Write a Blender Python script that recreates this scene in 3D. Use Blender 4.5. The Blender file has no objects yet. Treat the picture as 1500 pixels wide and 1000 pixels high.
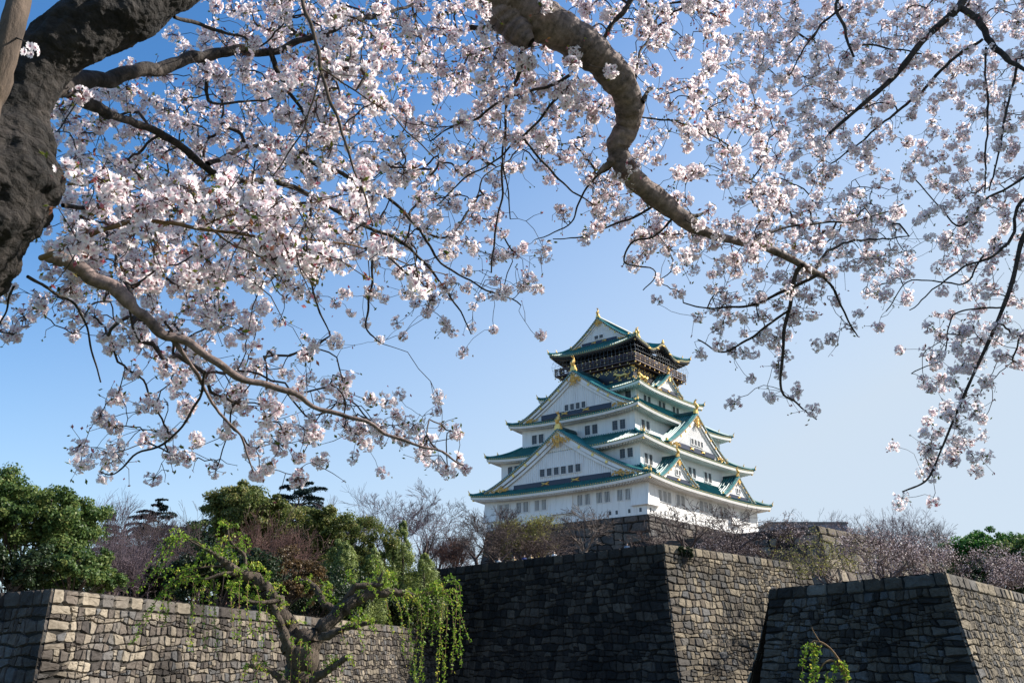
import bpy, math, random
import numpy as np
from math import radians as RAD, sin, cos, pi

# ------------------------------------------------------------------ camera, sky, sun, exposure
scene = bpy.context.scene
COL = scene.collection
FPX, PITCH = 1338.47, RAD(19.1575)          # focal length in pixels of the 1500 px wide photograph
cam_d = bpy.data.cameras.new('camera'); cam = bpy.data.objects.new('camera', cam_d); COL.objects.link(cam)
cam_d.sensor_width = 36.0; cam_d.lens = FPX / 1500 * 36
cam_d.clip_start = 0.05; cam_d.clip_end = 12000
cam.location = (0, 0, 0); cam.rotation_euler = (pi / 2 + PITCH, 0, 0)
scene.camera = cam

SUN_AZ, SUN_EL = RAD(76), RAD(39)          # azimuth clockwise from +Y
world = bpy.data.worlds.new('World'); scene.world = world; world.use_nodes = True
wn = world.node_tree.nodes; wl = world.node_tree.links
for n in list(wn): wn.remove(n)
sky = wn.new('ShaderNodeTexSky'); sky.sky_type = 'NISHITA'; sky.sun_disc = False
sky.sun_elevation = SUN_EL; sky.sun_rotation = SUN_AZ
sky.altitude = 0; sky.air_density = 1.0; sky.dust_density = .55; sky.ozone_density = 3.0
hs = wn.new('ShaderNodeHueSaturation'); hs.inputs['Saturation'].default_value = 1.25; hs.inputs['Value'].default_value = 1.0
bg = wn.new('ShaderNodeBackground'); bg.inputs['Strength'].default_value = 0.10
wo = wn.new('ShaderNodeOutputWorld')
wtc = wn.new('ShaderNodeTexCoord'); wsx = wn.new('ShaderNodeSeparateXYZ'); wmr = wn.new('ShaderNodeMapRange'); wmx = wn.new('ShaderNodeMix')   # pale haze low in the sky
wmd = wn.new('ShaderNodeMath'); wmd.operation = 'MULTIPLY_ADD'; wmd.inputs[1].default_value = -.55      # and paler towards the sun's side
for i_, v_ in ((1, .05), (2, .66), (3, .96), (4, 0.)): wmr.inputs[i_].default_value = v_
wmx.data_type = 'RGBA'; wmx.inputs[7].default_value = (3.0, 3.52, 4.1, 1)
wl.new(wtc.outputs['Generated'], wsx.inputs[0]); wl.new(wsx.outputs['X'], wmd.inputs[0]); wl.new(wsx.outputs['Z'], wmd.inputs[2]); wl.new(wmd.outputs[0], wmr.inputs[0]); wl.new(wmr.outputs[0], wmx.inputs[0])
wl.new(sky.outputs[0], hs.inputs['Color']); wl.new(hs.outputs[0], wmx.inputs[6]); wl.new(wmx.outputs[2], bg.inputs['Color']); wl.new(bg.outputs[0], wo.inputs['Surface'])

sun_d = bpy.data.lights.new('sun', 'SUN'); sun_d.energy = 4.6; sun_d.angle = RAD(0.53); sun_d.color = (1.0, 0.94, 0.85)
sun = bpy.data.objects.new('sun', sun_d); COL.objects.link(sun)
sun.rotation_euler = (pi / 2 - SUN_EL, 0, pi - SUN_AZ)

scene.view_settings.view_transform = 'Standard'; scene.view_settings.look = 'None'
scene.view_settings.exposure = 1.1; scene.view_settings.gamma = 1.0
scene.render.film_transparent = False
scene.cycles.use_denoising = True
scene.cycles.max_bounces = 6; scene.cycles.diffuse_bounces = 3; scene.cycles.glossy_bounces = 2; scene.cycles.transmission_bounces = 3

R = random.Random(7)
NR = np.random.RandomState(11)

# ------------------------------------------------------------------ helpers
def ray(x, y):
    a = (x - 750) / FPX; b = (500 - y) / FPX; c, s = cos(PITCH), sin(PITCH)
    return np.array([a, c - b * s, s + b * c])
def at(x, y, Y):                                  # photograph pixel + distance ahead -> point in the place
    r = ray(x, y); return r * (Y / r[1])
def px_of(P):
    P = np.asarray(P, float); c, s = cos(PITCH), sin(PITCH)
    zc = P[..., 1] * c + P[..., 2] * s; yc = -P[..., 1] * s + P[..., 2] * c
    return np.stack([750 + FPX * P[..., 0] / zc, 500 - FPX * yc / zc], -1)

def link(o, parent=None):
    COL.objects.link(o)
    if parent is not None: o.parent = parent
    return o
def tag(o, label=None, cat=None, group=None, kind=None):
    if label: o['label'] = label
    if cat: o['category'] = cat
    if group: o['group'] = group
    if kind: o['kind'] = kind
    return o
def empty(name, loc, rz=0, label=None, cat=None, group=None):
    o = bpy.data.objects.new(name, None); o.location = tuple(loc); o.rotation_euler = (0, 0, rz); o.empty_display_size = .2
    link(o); return tag(o, label, cat, group)
def copy_tree(o, parent=None):
    c = o.copy(); COL.objects.link(c); c.parent = parent
    for ch in list(o.children): copy_tree(ch, c)
    return c

class MB:                                          # collects shapes, links them as ONE mesh object
    def __init__(s): s.v = []; s.f = []; s.m = []; s.t = []; s.n = 0; s.arr = []
    def add(s, vs, fs, mi=0, tint=0.5):
        b = s.n
        s.v.extend(tuple(map(float, p)) for p in vs); s.n += len(vs); s.t.extend([tint] * len(vs))
        for f in fs: s.f.append(tuple(i + b for i in f)); s.m.append(mi)
    def box(s, c, h, mi=0, tint=.5):               # centre, half sizes (axis aligned)
        x, y, z = c; a, b, d = h
        vs = [(x + i * a, y + j * b, z + k * d) for i in (-1, 1) for j in (-1, 1) for k in (-1, 1)]
        s.add(vs, [(0, 1, 3, 2), (4, 6, 7, 5), (0, 4, 5, 1), (2, 3, 7, 6), (0, 2, 6, 4), (1, 5, 7, 3)], mi, tint)
    def tube(s, pts, rad, k=6, mi=0, tint=.5, cap=True):
        v, f = tube_arr(pts, rad, k)
        s.add(v, f.tolist(), mi, tint)
        if cap:
            n = len(pts); b = s.n - n * k
            s.f.append(tuple(b + i for i in range(k))[::-1]); s.m.append(mi)
            s.f.append(tuple(b + (n - 1) * k + i for i in range(k))); s.m.append(mi)
    def strip(s, A, B, mi=0, tint=.5):             # quad strip between two polylines
        n = len(A); s.add(list(A) + list(B), [(i, i + 1, n + i + 1, n + i) for i in range(n - 1)], mi, tint)
    def grid(s, G, mi=0, tint=.5):                 # G[i][j] points
        ni, nj = len(G), len(G[0])
        s.add([p for row in G for p in row], [(i * nj + j, i * nj + j + 1, (i + 1) * nj + j + 1, (i + 1) * nj + j) for i in range(ni - 1) for j in range(nj - 1)], mi, tint)
    def build(s, name, mats, parent=None, smooth=False, off=(0, 0, 0)):
        me = bpy.data.meshes.new(name)
        V = np.array(s.v, float) - np.array(off)
        me.from_pydata(V.tolist(), [], s.f)
        if not isinstance(mats, (list, tuple)): mats = [mats]
        for m in mats: me.materials.append(m)
        me.polygons.foreach_set('material_index', s.m)
        at_ = me.attributes.new('tint', 'FLOAT', 'POINT'); at_.data.foreach_set('value', s.t)
        if smooth: me.polygons.foreach_set('use_smooth', [True] * len(me.polygons))
        me.update()
        return link(bpy.data.objects.new(name, me), parent)

def tube_arr(pts, rad, k):
    P = np.asarray(pts, float); n = len(P)
    rad = np.broadcast_to(np.asarray(rad, float), (n,))
    T = np.gradient(P, axis=0); T /= np.linalg.norm(T, axis=1)[:, None] + 1e-12
    m = np.abs(T.mean(0)); ref = np.zeros(3); ref[int(np.argmin(m))] = 1
    N = np.cross(T, ref); N /= np.linalg.norm(N, axis=1)[:, None] + 1e-12
    B = np.cross(T, N)
    a = np.arange(k) * 2 * pi / k
    V = P[:, None, :] + rad[:, None, None] * (np.cos(a)[None, :, None] * N[:, None, :] + np.sin(a)[None, :, None] * B[:, None, :])
    i = np.arange(n - 1)[:, None] * k; j = np.arange(k)[None, :]; j2 = (j + 1) % k
    F = np.stack([i + j, i + j2, i + k + j2, i + k + j], -1).reshape(-1, 4)
    return V.reshape(-1, 3), F

def np_mesh(name, V, Q, mat, parent=None, smooth=False, attrs=None, off=(0, 0, 0)):   # V (n,3), Q (m,4 or 3)
    V = np.asarray(V, np.float32) - np.asarray(off, np.float32); Q = np.asarray(Q, np.int32)
    me = bpy.data.meshes.new(name); k = Q.shape[1]
    me.vertices.add(len(V)); me.vertices.foreach_set('co', V.ravel())
    me.loops.add(Q.size); me.loops.foreach_set('vertex_index', Q.ravel())
    me.polygons.add(len(Q)); me.polygons.foreach_set('loop_start', np.arange(len(Q), dtype=np.int32) * k)
    me.polygons.foreach_set('use_smooth', np.full(len(Q), smooth))
    me.materials.append(mat)
    for an, av in (attrs or {}).items():
        a_ = me.attributes.new(an, 'FLOAT', 'POINT'); a_.data.foreach_set('value', np.asarray(av, np.float32))
    me.update(); me.validate()
    return link(bpy.data.objects.new(name, me), parent)

class TS:                                          # many thin tubes, gathered as arrays
    def __init__(s): s.V = []; s.F = []; s.n = 0; s.A = []
    def add(s, pts, rad, k=5):
        v, f = tube_arr(pts, rad, k); s.V.append(v); s.F.append(f + s.n); s.n += len(v)
        P = np.asarray(pts, float); L = np.concatenate([[0], np.cumsum(np.linalg.norm(np.diff(P, axis=0), axis=1))]); s.A.append(np.repeat(L, k))
    def build(s, name, mat, parent=None, off=(0, 0, 0), smooth=True):
        return np_mesh(name, np.concatenate(s.V), np.concatenate(s.F), mat, parent, smooth, attrs={'along': np.concatenate(s.A)}, off=off)

def smoothline(pts, sub=6, cols=None):             # Catmull-Rom through rows of pts (any columns)
    P = np.asarray(pts, float)
    if len(P) < 3:
        t = np.linspace(0, 1, sub * (len(P) - 1) + 1)[:, None]; return P[0] + (P[-1] - P[0]) * t
    E = np.vstack([2 * P[0] - P[1], P, 2 * P[-1] - P[-2]]); out = []
    for i in range(len(P) - 1):
        p0, p1, p2, p3 = E[i:i + 4]
        for t in np.arange(sub) / sub:
            out.append(.5 * (2 * p1 + (p2 - p0) * t + (2 * p0 - 5 * p1 + 4 * p2 - p3) * t * t + (3 * p1 - p0 - 3 * p2 + p3) * t ** 3))
    out.append(P[-1]); return np.array(out)

# ------------------------------------------------------------------ materials
def material(name):
    m = bpy.data.materials.new(name); m.use_nodes = True
    nt = m.node_tree; b = nt.nodes['Principled BSDF']
    return m, nt, b
def node(nt, t, **kw):
    n = nt.nodes.new(t)
    for k, v in kw.items():
        if k in n.inputs: n.inputs[k].default_value = v
        else: setattr(n, k, v)
    return n
def ramp(nt, stops, src=None):
    n = nt.nodes.new('ShaderNodeValToRGB'); e = n.color_ramp.elements
    while len(e) < len(stops): e.new(.5)
    for i, (p, c) in enumerate(stops): e[i].position = p; e[i].color = (*c, 1)
    if src is not None: nt.links.new(src, n.inputs[0])
    return n
def plain(name, col, rough=.6, metal=0., var=.15, scale=3., bump=0., spec=None):
    m, nt, b = material(name)
    b.inputs['Roughness'].default_value = rough; b.inputs['Metallic'].default_value = metal
    if spec is not None: b.inputs['Specular IOR Level'].default_value = spec
    tc = node(nt, 'ShaderNodeTexCoord'); nz = node(nt, 'ShaderNodeTexNoise', Scale=scale, Detail=5.)
    nt.links.new(tc.outputs['Object'], nz.inputs['Vector'])
    r = ramp(nt, [(.25, tuple(c * (1 - var) for c in col)), (.75, tuple(min(1, c * (1 + var)) for c in col))], nz.outputs[0])
    nt.links.new(r.outputs[0], b.inputs['Base Color'])
    if bump:
        bp = node(nt, 'ShaderNodeBump', Strength=bump, Distance=.05); nt.links.new(nz.outputs[0], bp.inputs['Height']); nt.links.new(bp.outputs[0], b.inputs['Normal'])
    return m
def leafmat(name, stops, trans=.35, rough=.5, attr='tint'):
    m, nt, b = material(name)
    at_ = node(nt, 'ShaderNodeAttribute', attribute_name=attr)
    r = ramp(nt, stops, at_.outputs['Fac'])
    nt.links.new(r.outputs[0], b.inputs['Base Color']); b.inputs['Roughness'].default_value = rough
    b.inputs['Specular IOR Level'].default_value = .25
    tr = node(nt, 'ShaderNodeBsdfTranslucent'); nt.links.new(r.outputs[0], tr.inputs['Color'])
    mx = node(nt, 'ShaderNodeMixShader', Fac=trans)
    nt.links.new(b.outputs[0], mx.inputs[1]); nt.links.new(tr.outputs[0], mx.inputs[2])
    nt.links.new(mx.outputs[0], nt.nodes['Material Output'].inputs['Surface'])
    return m
def barkmat(name, dark, light, scale=14., bump=.8, stretch=(1, 1, 4), dist=.02):
    m, nt, b = material(name); b.inputs['Roughness'].default_value = .85; b.inputs['Specular IOR Level'].default_value = .25
    tc = node(nt, 'ShaderNodeTexCoord'); mp = node(nt, 'ShaderNodeMapping'); mp.inputs['Scale'].default_value = stretch
    nt.links.new(tc.outputs['Object'], mp.inputs[0])
    n1 = node(nt, 'ShaderNodeTexNoise', Scale=scale, Detail=8., Roughness=.68); nt.links.new(mp.outputs[0], n1.inputs['Vector'])
    n2 = node(nt, 'ShaderNodeTexNoise', Scale=scale * .22, Detail=3.); nt.links.new(tc.outputs['Object'], n2.inputs['Vector'])
    mul = node(nt, 'ShaderNodeMath', operation='MULTIPLY_ADD'); mul.inputs[1].default_value = .6
    nt.links.new(n1.outputs[0], mul.inputs[0]); 
    m2 = node(nt, 'ShaderNodeMath', operation='MULTIPLY'); m2.inputs[1].default_value = .4; nt.links.new(n2.outputs[0], m2.inputs[0]); nt.links.new(m2.outputs[0], mul.inputs[2])
    r = ramp(nt, [(.36, dark), (.5, tuple((a + c) / 2 for a, c in zip(dark, light))), (.66, light)], mul.outputs[0]); nt.links.new(r.outputs[0], b.inputs['Base Color'])
    bp = node(nt, 'ShaderNodeBump', Strength=bump, Distance=dist); nt.links.new(n1.outputs[0], bp.inputs['Height']); nt.links.new(bp.outputs[0], b.inputs['Normal'])
    return m
def cherrymat(name, dark, light, dist, freq):       # bark with cross-wise lenticel bands, cracks and grey patches
    m, nt, b = material(name); b.inputs['Roughness'].default_value = .8; b.inputs['Specular IOR Level'].default_value = .3
    tc = node(nt, 'ShaderNodeTexCoord'); al = node(nt, 'ShaderNodeAttribute', attribute_name='along')
    cx = node(nt, 'ShaderNodeCombineXYZ'); ml = node(nt, 'ShaderNodeMath', operation='MULTIPLY'); ml.inputs[1].default_value = freq; nt.links.new(al.outputs['Fac'], ml.inputs[0]); nt.links.new(ml.outputs[0], cx.inputs[0])
    ad = node(nt, 'ShaderNodeVectorMath', operation='MULTIPLY_ADD'); ad.inputs[1].default_value = (9, 9, 9); nt.links.new(tc.outputs['Object'], ad.inputs[0]); nt.links.new(cx.outputs[0], ad.inputs[2])
    n1 = node(nt, 'ShaderNodeTexNoise', Scale=1., Detail=4., Roughness=.6); nt.links.new(ad.outputs[0], n1.inputs['Vector'])
    n2 = node(nt, 'ShaderNodeTexNoise', Scale=42., Detail=7., Roughness=.72); nt.links.new(tc.outputs['Object'], n2.inputs['Vector'])
    n3 = node(nt, 'ShaderNodeTexNoise', Scale=7., Detail=4.); nt.links.new(tc.outputs['Object'], n3.inputs['Vector'])
    vo = node(nt, 'ShaderNodeTexVoronoi', feature='DISTANCE_TO_EDGE', Scale=24.); nt.links.new(tc.outputs['Object'], vo.inputs['Vector'])
    s1 = node(nt, 'ShaderNodeMath', operation='MULTIPLY_ADD'); s1.inputs[1].default_value = .24; nt.links.new(n1.outputs[0], s1.inputs[0])
    s2 = node(nt, 'ShaderNodeMath', operation='MULTIPLY_ADD'); s2.inputs[1].default_value = .4; nt.links.new(n2.outputs[0], s2.inputs[0])
    s3 = node(nt, 'ShaderNodeMath', operation='MULTIPLY'); s3.inputs[1].default_value = .3; nt.links.new(n3.outputs[0], s3.inputs[0])
    nt.links.new(s3.outputs[0], s2.inputs[2]); nt.links.new(s2.outputs[0], s1.inputs[2])
    r = ramp(nt, [(.38, dark), (.5, tuple(.6 * a + .4 * c for a, c in zip(dark, light))), (.62, light)], s1.outputs[0]); nt.links.new(r.outputs[0], b.inputs['Base Color'])
    h = node(nt, 'ShaderNodeMath', operation='MULTIPLY_ADD'); h.inputs[1].default_value = .5; nt.links.new(vo.outputs['Distance'], h.inputs[0]); nt.links.new(s1.outputs[0], h.inputs[2])
    bp = node(nt, 'ShaderNodeBump', Strength=1., Distance=dist); nt.links.new(h.outputs[0], bp.inputs['Height']); nt.links.new(bp.outputs[0], b.inputs['Normal'])
    return m
def stonemat(name, lo, mid, hi, stain=.5):
    m, nt, b = material(name); b.inputs['Roughness'].default_value = .9; b.inputs['Specular IOR Level'].default_value = .2
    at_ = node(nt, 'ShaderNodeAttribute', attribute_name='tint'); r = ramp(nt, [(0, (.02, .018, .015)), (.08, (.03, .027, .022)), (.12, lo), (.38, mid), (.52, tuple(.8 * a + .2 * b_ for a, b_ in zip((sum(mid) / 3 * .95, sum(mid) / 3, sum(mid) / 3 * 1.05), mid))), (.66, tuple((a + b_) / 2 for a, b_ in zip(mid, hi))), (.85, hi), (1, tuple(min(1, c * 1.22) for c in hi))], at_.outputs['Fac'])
    tc = node(nt, 'ShaderNodeTexCoord')
    n1 = node(nt, 'ShaderNodeTexNoise', Scale=2.6, Detail=8., Roughness=.7); nt.links.new(tc.outputs['Object'], n1.inputs['Vector'])
    n2 = node(nt, 'ShaderNodeTexNoise', Scale=.16, Detail=4.); nt.links.new(tc.outputs['Object'], n2.inputs['Vector'])
    r1 = ramp(nt, [(.3, (.55, .53, .5)), (.55, (1, 1, 1)), (.75, (1.15, 1.12, 1.05))], n1.outputs[0])
    r2 = ramp(nt, [(.4, (1 - stain,) * 3), (.62, (1, 1, 1))], n2.outputs[0])
    a = node(nt, 'ShaderNodeMix', data_type='RGBA', blend_type='MULTIPLY'); a.inputs[0].default_value = 1
    nt.links.new(r.outputs[0], a.inputs[6]); nt.links.new(r1.outputs[0], a.inputs[7])
    c = node(nt, 'ShaderNodeMix', data_type='RGBA', blend_type='MULTIPLY'); c.inputs[0].default_value = 1
    nt.links.new(a.outputs[2], c.inputs[6]); nt.links.new(r2.outputs[0], c.inputs[7]); nt.links.new(c.outputs[2], b.inputs['Base Color'])
    bp = node(nt, 'ShaderNodeBump', Strength=.7, Distance=.06); nt.links.new(n1.outputs[0], bp.inputs['Height']); nt.links.new(bp.outputs[0], b.inputs['Normal'])
    return m

def plastermat():                                   # white lime plaster with faint rain streaks and patches
    m, nt, b = material('plaster'); b.inputs['Roughness'].default_value = .75
    tc = node(nt, 'ShaderNodeTexCoord'); mp = node(nt, 'ShaderNodeMapping'); mp.inputs['Scale'].default_value = (2.2, 2.2, .16); nt.links.new(tc.outputs['Object'], mp.inputs[0])
    n1 = node(nt, 'ShaderNodeTexNoise', Scale=1., Detail=6., Roughness=.65); nt.links.new(mp.outputs[0], n1.inputs['Vector'])
    n2 = node(nt, 'ShaderNodeTexNoise', Scale=.22, Detail=3.); nt.links.new(tc.outputs['Object'], n2.inputs['Vector'])
    a = node(nt, 'ShaderNodeMath', operation='MULTIPLY_ADD'); a.inputs[1].default_value = .65; nt.links.new(n1.outputs[0], a.inputs[0])
    c = node(nt, 'ShaderNodeMath', operation='MULTIPLY'); c.inputs[1].default_value = .35; nt.links.new(n2.outputs[0], c.inputs[0]); nt.links.new(c.outputs[0], a.inputs[2])
    r = ramp(nt, [(.34, (.64, .63, .63)), (.47, (.79, .78, .77)), (.6, (.84, .83, .82))], a.outputs[0]); nt.links.new(r.outputs[0], b.inputs['Base Color'])
    return m
M = dict(
    plaster=plastermat(),
    plaster_grey=plain('plaster_grey', (.5, .5, .52), .7, var=.1),
    tile=plain('tile', (.012, .15, .15), .55, var=.45, scale=1.3, spec=.6),
    tile_field=plain('tile_field', (.008, .06, .068), .62, var=.5, scale=1.3, spec=.22),
    tile_dark=plain('tile_dark', (.012, .05, .06), .5, var=.4, scale=1.3),
    gold=plain('gold', (.80, .52, .17), .42, .7, var=.12),
    black=plain('black', (.012, .013, .02), .4, var=.3),
    navy=plain('navy', (.012, .018, .045), .45, var=.2),
    red=plain('red', (.05, .02, .018), .5, var=.2),
    pane=plain('pane', (.035, .04, .05), .35, var=.3),
    shutter=plain('shutter', (.12, .125, .135), .6, var=.2),
    wire=plain('wire', (.25, .27, .3), .5, .3),
    stone=stonemat('stone', (.045, .039, .036), (.145, .12, .099), (.265, .225, .172), .55),
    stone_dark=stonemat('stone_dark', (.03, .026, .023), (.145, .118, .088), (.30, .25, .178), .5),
    stone_base=stonemat('stone_base', (.06, .052, .05), (.12, .10, .09), (.2, .17, .14), .5),
    soil=plain('soil', (.16, .13, .095), .95, var=.35, scale=.4, bump=.4),
    turf=plain('turf', (.06, .075, .03), .95, var=.5, scale=.8, bump=.5),
    moatwater=plain('moatwater', (.02, .035, .03), .08, var=.3, scale=.3, bump=.05),
    concrete=plain('concrete', (.17, .19, .24), .7, var=.12),
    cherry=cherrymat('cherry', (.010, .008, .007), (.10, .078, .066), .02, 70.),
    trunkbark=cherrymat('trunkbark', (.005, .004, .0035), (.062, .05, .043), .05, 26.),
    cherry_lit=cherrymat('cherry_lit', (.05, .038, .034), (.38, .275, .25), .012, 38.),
    twig=plain('twig', (.035, .022, .018), .8, var=.3, scale=20.),
    shoot=barkmat('shoot', (.10, .055, .025), (.30, .19, .10), 30., .5),
    stem=barkmat('stem', (.028, .022, .018), (.15, .108, .08), 30., .6, (1, 1, .3)),
    willowbark=barkmat('willowbark', (.015, .012, .009), (.155, .118, .09), 9., 1.0, (3.5, 3.5, 1), .05),
    treebark=plain('treebark', (.07, .055, .045), .9, var=.3, scale=2.),
    baretwig=plain('baretwig', (.085, .06, .055), .9, var=.3, scale=.5),
    baretwig_pale=plain('baretwig_pale', (.13, .10, .085), .9, var=.3, scale=.5),
    baretwig_red=plain('baretwig_red', (.14, .075, .06), .9, var=.3, scale=.5),
    baretwig_violet=plain('baretwig_violet', (.13, .095, .11), .9, var=.3, scale=.5),
)
M['petal'] = leafmat('petal', [(0, (.45, .10, .18)), (.14, (.80, .50, .58)), (.34, (.92, .81, .83)), (.7, (.95, .89, .90)), (1, (.96, .92, .92))], .54, .6)
M['bud'] = leafmat('bud', [(0, (.06, .10, .015)), (.45, (.20, .22, .035)), (.7, (.24, .11, .05)), (.9, (.42, .10, .13)), (1, (.6, .25, .3))], .3)
M['leaf'] = leafmat('leaf', [(0, (.025, .055, .016)), (.4, (.06, .115, .032)), (.75, (.125, .185, .05)), (1, (.23, .26, .08))], .42)
M['leaf_olive'] = leafmat('leaf_olive', [(0, (.035, .055, .016)), (.4, (.085, .12, .03)), (.8, (.18, .20, .055)), (1, (.28, .24, .09))], .42)
M['leaf_dark'] = leafmat('leaf_dark', [(0, (.008, .016, .008)), (.6, (.02, .04, .015)), (1, (.05, .075, .025))], .25)
M['leaf_juniper'] = leafmat('leaf_juniper', [(0, (.055, .085, .022)), (.4, (.15, .20, .055)), (.8, (.23, .28, .085)), (1, (.30, .34, .11))], .42)
M['leaf_cedar'] = leafmat('leaf_cedar', [(0, (.01, .022, .022)), (.6, (.02, .045, .045)), (1, (.045, .08, .07))], .2)
M['leaf_bright'] = leafmat('leaf_bright', [(0, (.03, .09, .015)), (.5, (.05, .15, .025)), (1, (.10, .22, .04))], .35)
M['leaf_russet'] = leafmat('leaf_russet', [(0, (.035, .028, .015)), (.5, (.085, .055, .025)), (1, (.16, .10, .04))], .3)
M['willowleaf'] = leafmat('willowleaf', [(0, (.08, .16, .015)), (.5, (.17, .29, .03)), (.85, (.33, .42, .05)), (1, (.5, .45, .08))], .45)
M['youngleaf'] = leafmat('youngleaf', [(0, (.12, .14, .03)), (1, (.33, .30, .09))], .4)
M['farblossom'] = leafmat('farblossom', [(0, (.12, .08, .08)), (.5, (.29, .225, .23)), (1, (.64, .56, .57))], .3)
# ------------------------------------------------------------------ ground, water, stone walls
V2 = lambda *a: np.array(a, float)
def offs(h): return .20 * h + .011 * h * h         # batter of the dry-stone walls: how far out at depth h below the top

def stone_poly(mb, quad, P, prot, tint, rg, gap=None):
    """one stone: quad = 4 corners in (s,h) wall coordinates, counter-clockwise; P maps (s,h,out) to space"""
    q = np.array(quad, float); c = q.mean(0)
    if gap is None: gap = .028 * max(.35, np.sqrt(abs((q[2, 0] - q[0, 0]) * (q[2, 1] - q[0, 1]))))
    ring = []
    for i in range(4):
        a, b = q[i], q[(i + 1) % 4]
        cut = rg.uniform(.07, .2)
        ring.append(a + (b - a) * cut)
        ring.append(a + (b - a) * .5 + (c - (a + b) / 2) * rg.uniform(-.03, .10))
        ring.append(b + (a - b) * rg.uniform(.07, .2))
    ring = np.array(ring); d = c - ring; L = np.linalg.norm(d, axis=1)[:, None]
    r0 = ring + d / L * np.minimum(gap, L * .3)
    r1 = r0 + (c - r0) * .16; r2 = r0 + (c - r0) * .5
    tx, ty = rg.uniform(-.07, .07), rg.uniform(-.07, .07)
    def ht(p, base): return base + (p[0] - c[0]) * tx + (p[1] - c[1]) * ty
    n = len(ring); vs = [P(p[0], p[1], -.12) for p in r0]
    vs += [P(p[0], p[1], ht(p, prot * .7) + rg.uniform(-.02, .02)) for p in r1]
    vs += [P(p[0], p[1], ht(p, prot) + rg.uniform(-.03, .03)) for p in r2]
    vs.append(P(c[0], c[1], prot * 1.05))
    fs = []
    for k in range(2):
        for i in range(n): fs.append((k * n + i, k * n + (i + 1) % n, (k + 1) * n + (i + 1) % n, (k + 1) * n + i))
    for i in range(n): fs.append((2 * n + i, 2 * n + (i + 1) % n, 3 * n))
    mb.add(vs, fs, 0, tint)

def stone_face(mb, A, B, dA, dB, zt, H, size, seed, quoA=False, quoB=False, cap=.8, tint=(.15, .95), Hs=None):
    """one face of a wall from top corner A to top corner B (plan), dA/dB = outward directions the corners move with depth"""
    rg = random.Random(seed)
    A, B, dA, dB = (np.array(v, float) for v in (A, B, dA, dB))
    L = np.linalg.norm(B - A); t = (B - A) / L; nrm = np.array([t[1], -t[0]])
    if nrm @ (dA + dB) < 0: nrm = -nrm
    def P(s, h, o):
        e = offs(max(h, 0)); a = A + dA * e; b = B + dB * e
        p = a + (b - a) * (s / L) + nrm * o
        return (p[0], p[1], zt - h + o * .25)
    # backing
    hs_ = np.linspace(0, H, 14)
    mb.grid([[P(s, h, -.10) for s in np.linspace(0, L, 12)] for h in hs_], 0, .03)
    # row lines
    rows = [0.]; 
    if cap: rows.append(cap)
    while rows[-1] < (Hs or H): rows.append(rows[-1] + size * rg.choice((rg.uniform(.5, .8), rg.uniform(.75, 1.1), rg.uniform(.95, 1.35))))
    ph = [rg.uniform(0, 6) for _ in range(6)]
    def line(i, s):
        if i <= (1 if cap else 0): return rows[i]
        return rows[i] + size * .17 * sin(s * 1.1 / size + ph[0] + i * 1.7) + size * .09 * sin(s * 2.3 / size + ph[1] + i * 2.9)
    for i in range(len(rows) - 1):
        big = cap and i == 0
        s = 0.0; first = True; left = [line(i, 0), line(i + 1, 0)]; ls0 = ls1 = 0.
        while s < L - .05:
            w = max(size, .8 if big else 0) * (rg.uniform(1.3, 2.3) if big else rg.choice((rg.uniform(.6, 1.0), rg.uniform(.9, 1.5), rg.uniform(1.2, 2.0))))
            if first and quoA: w = max(size * 2.6, 1.55) if i % 2 else max(size * 1.35, .85)
            if quoB and L - s - w < max(size * 2.2, 1.4): w = (L - s) if (L - s) < size * 1.5 else (L - s - max(size * 2.2, 1.4) if i % 2 else L - s - max(size * 1.2, .8))
            if quoB and w < .25 * size: w = L - s
            s1 = min(L, s + w)
            if L - s1 < size * .45: s1 = L
            j0 = j1 = 0.
            if s1 < L and not big: j0 = rg.uniform(-.28, .28) * size; j1 = rg.uniform(-.28, .28) * size
            a = (ls0, line(i, ls0)); b = (ls1, line(i + 1, ls1)); c = (s1 + j1, line(i + 1, s1 + j1)); d = (s1 + j0, line(i, s1 + j0))
            tn = rg.uniform(*tint); tn = tint[0] + (tint[1] - tint[0]) * ((tn - tint[0]) / (tint[1] - tint[0])) ** 1.15
            pr = rg.uniform(.02, .08) * size
            if big or (first and quoA) or (quoB and s1 >= L): pr = .08 * size; 
            if (not big) and rg.random() < .3 and (s1 - s) < size * 1.3:
                m0 = .5 + rg.uniform(-.15, .15); e = tuple(np.array(a) * (1 - m0) + np.array(b) * m0); g = tuple(np.array(d) * (1 - m0) + np.array(c) * m0)
                stone_poly(mb, (a, e, g, d), P, pr, tn, rg); stone_poly(mb, (e, b, c, g), P, pr * .8, rg.uniform(*tint), rg)
            else: stone_poly(mb, (a, b, c, d), P, pr, tn, rg)
            ls0, ls1 = s1 + j0, s1 + j1; s = s1; first = False

def unit(v): v = np.array(v, float); return v / np.linalg.norm(v)
def miter(A, K, B):                                 # outward move of corner K per metre of batter, walls A-K and K-B (outward = away from inside)
    t1, t2 = unit(np.array(K) - A), unit(np.array(B) - K)
    n1, n2 = V2(t1[1], -t1[0]), V2(t2[1], -t2[0])
    b = n1 + n2; return b / (1 + n1 @ n2), n1, n2

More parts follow.
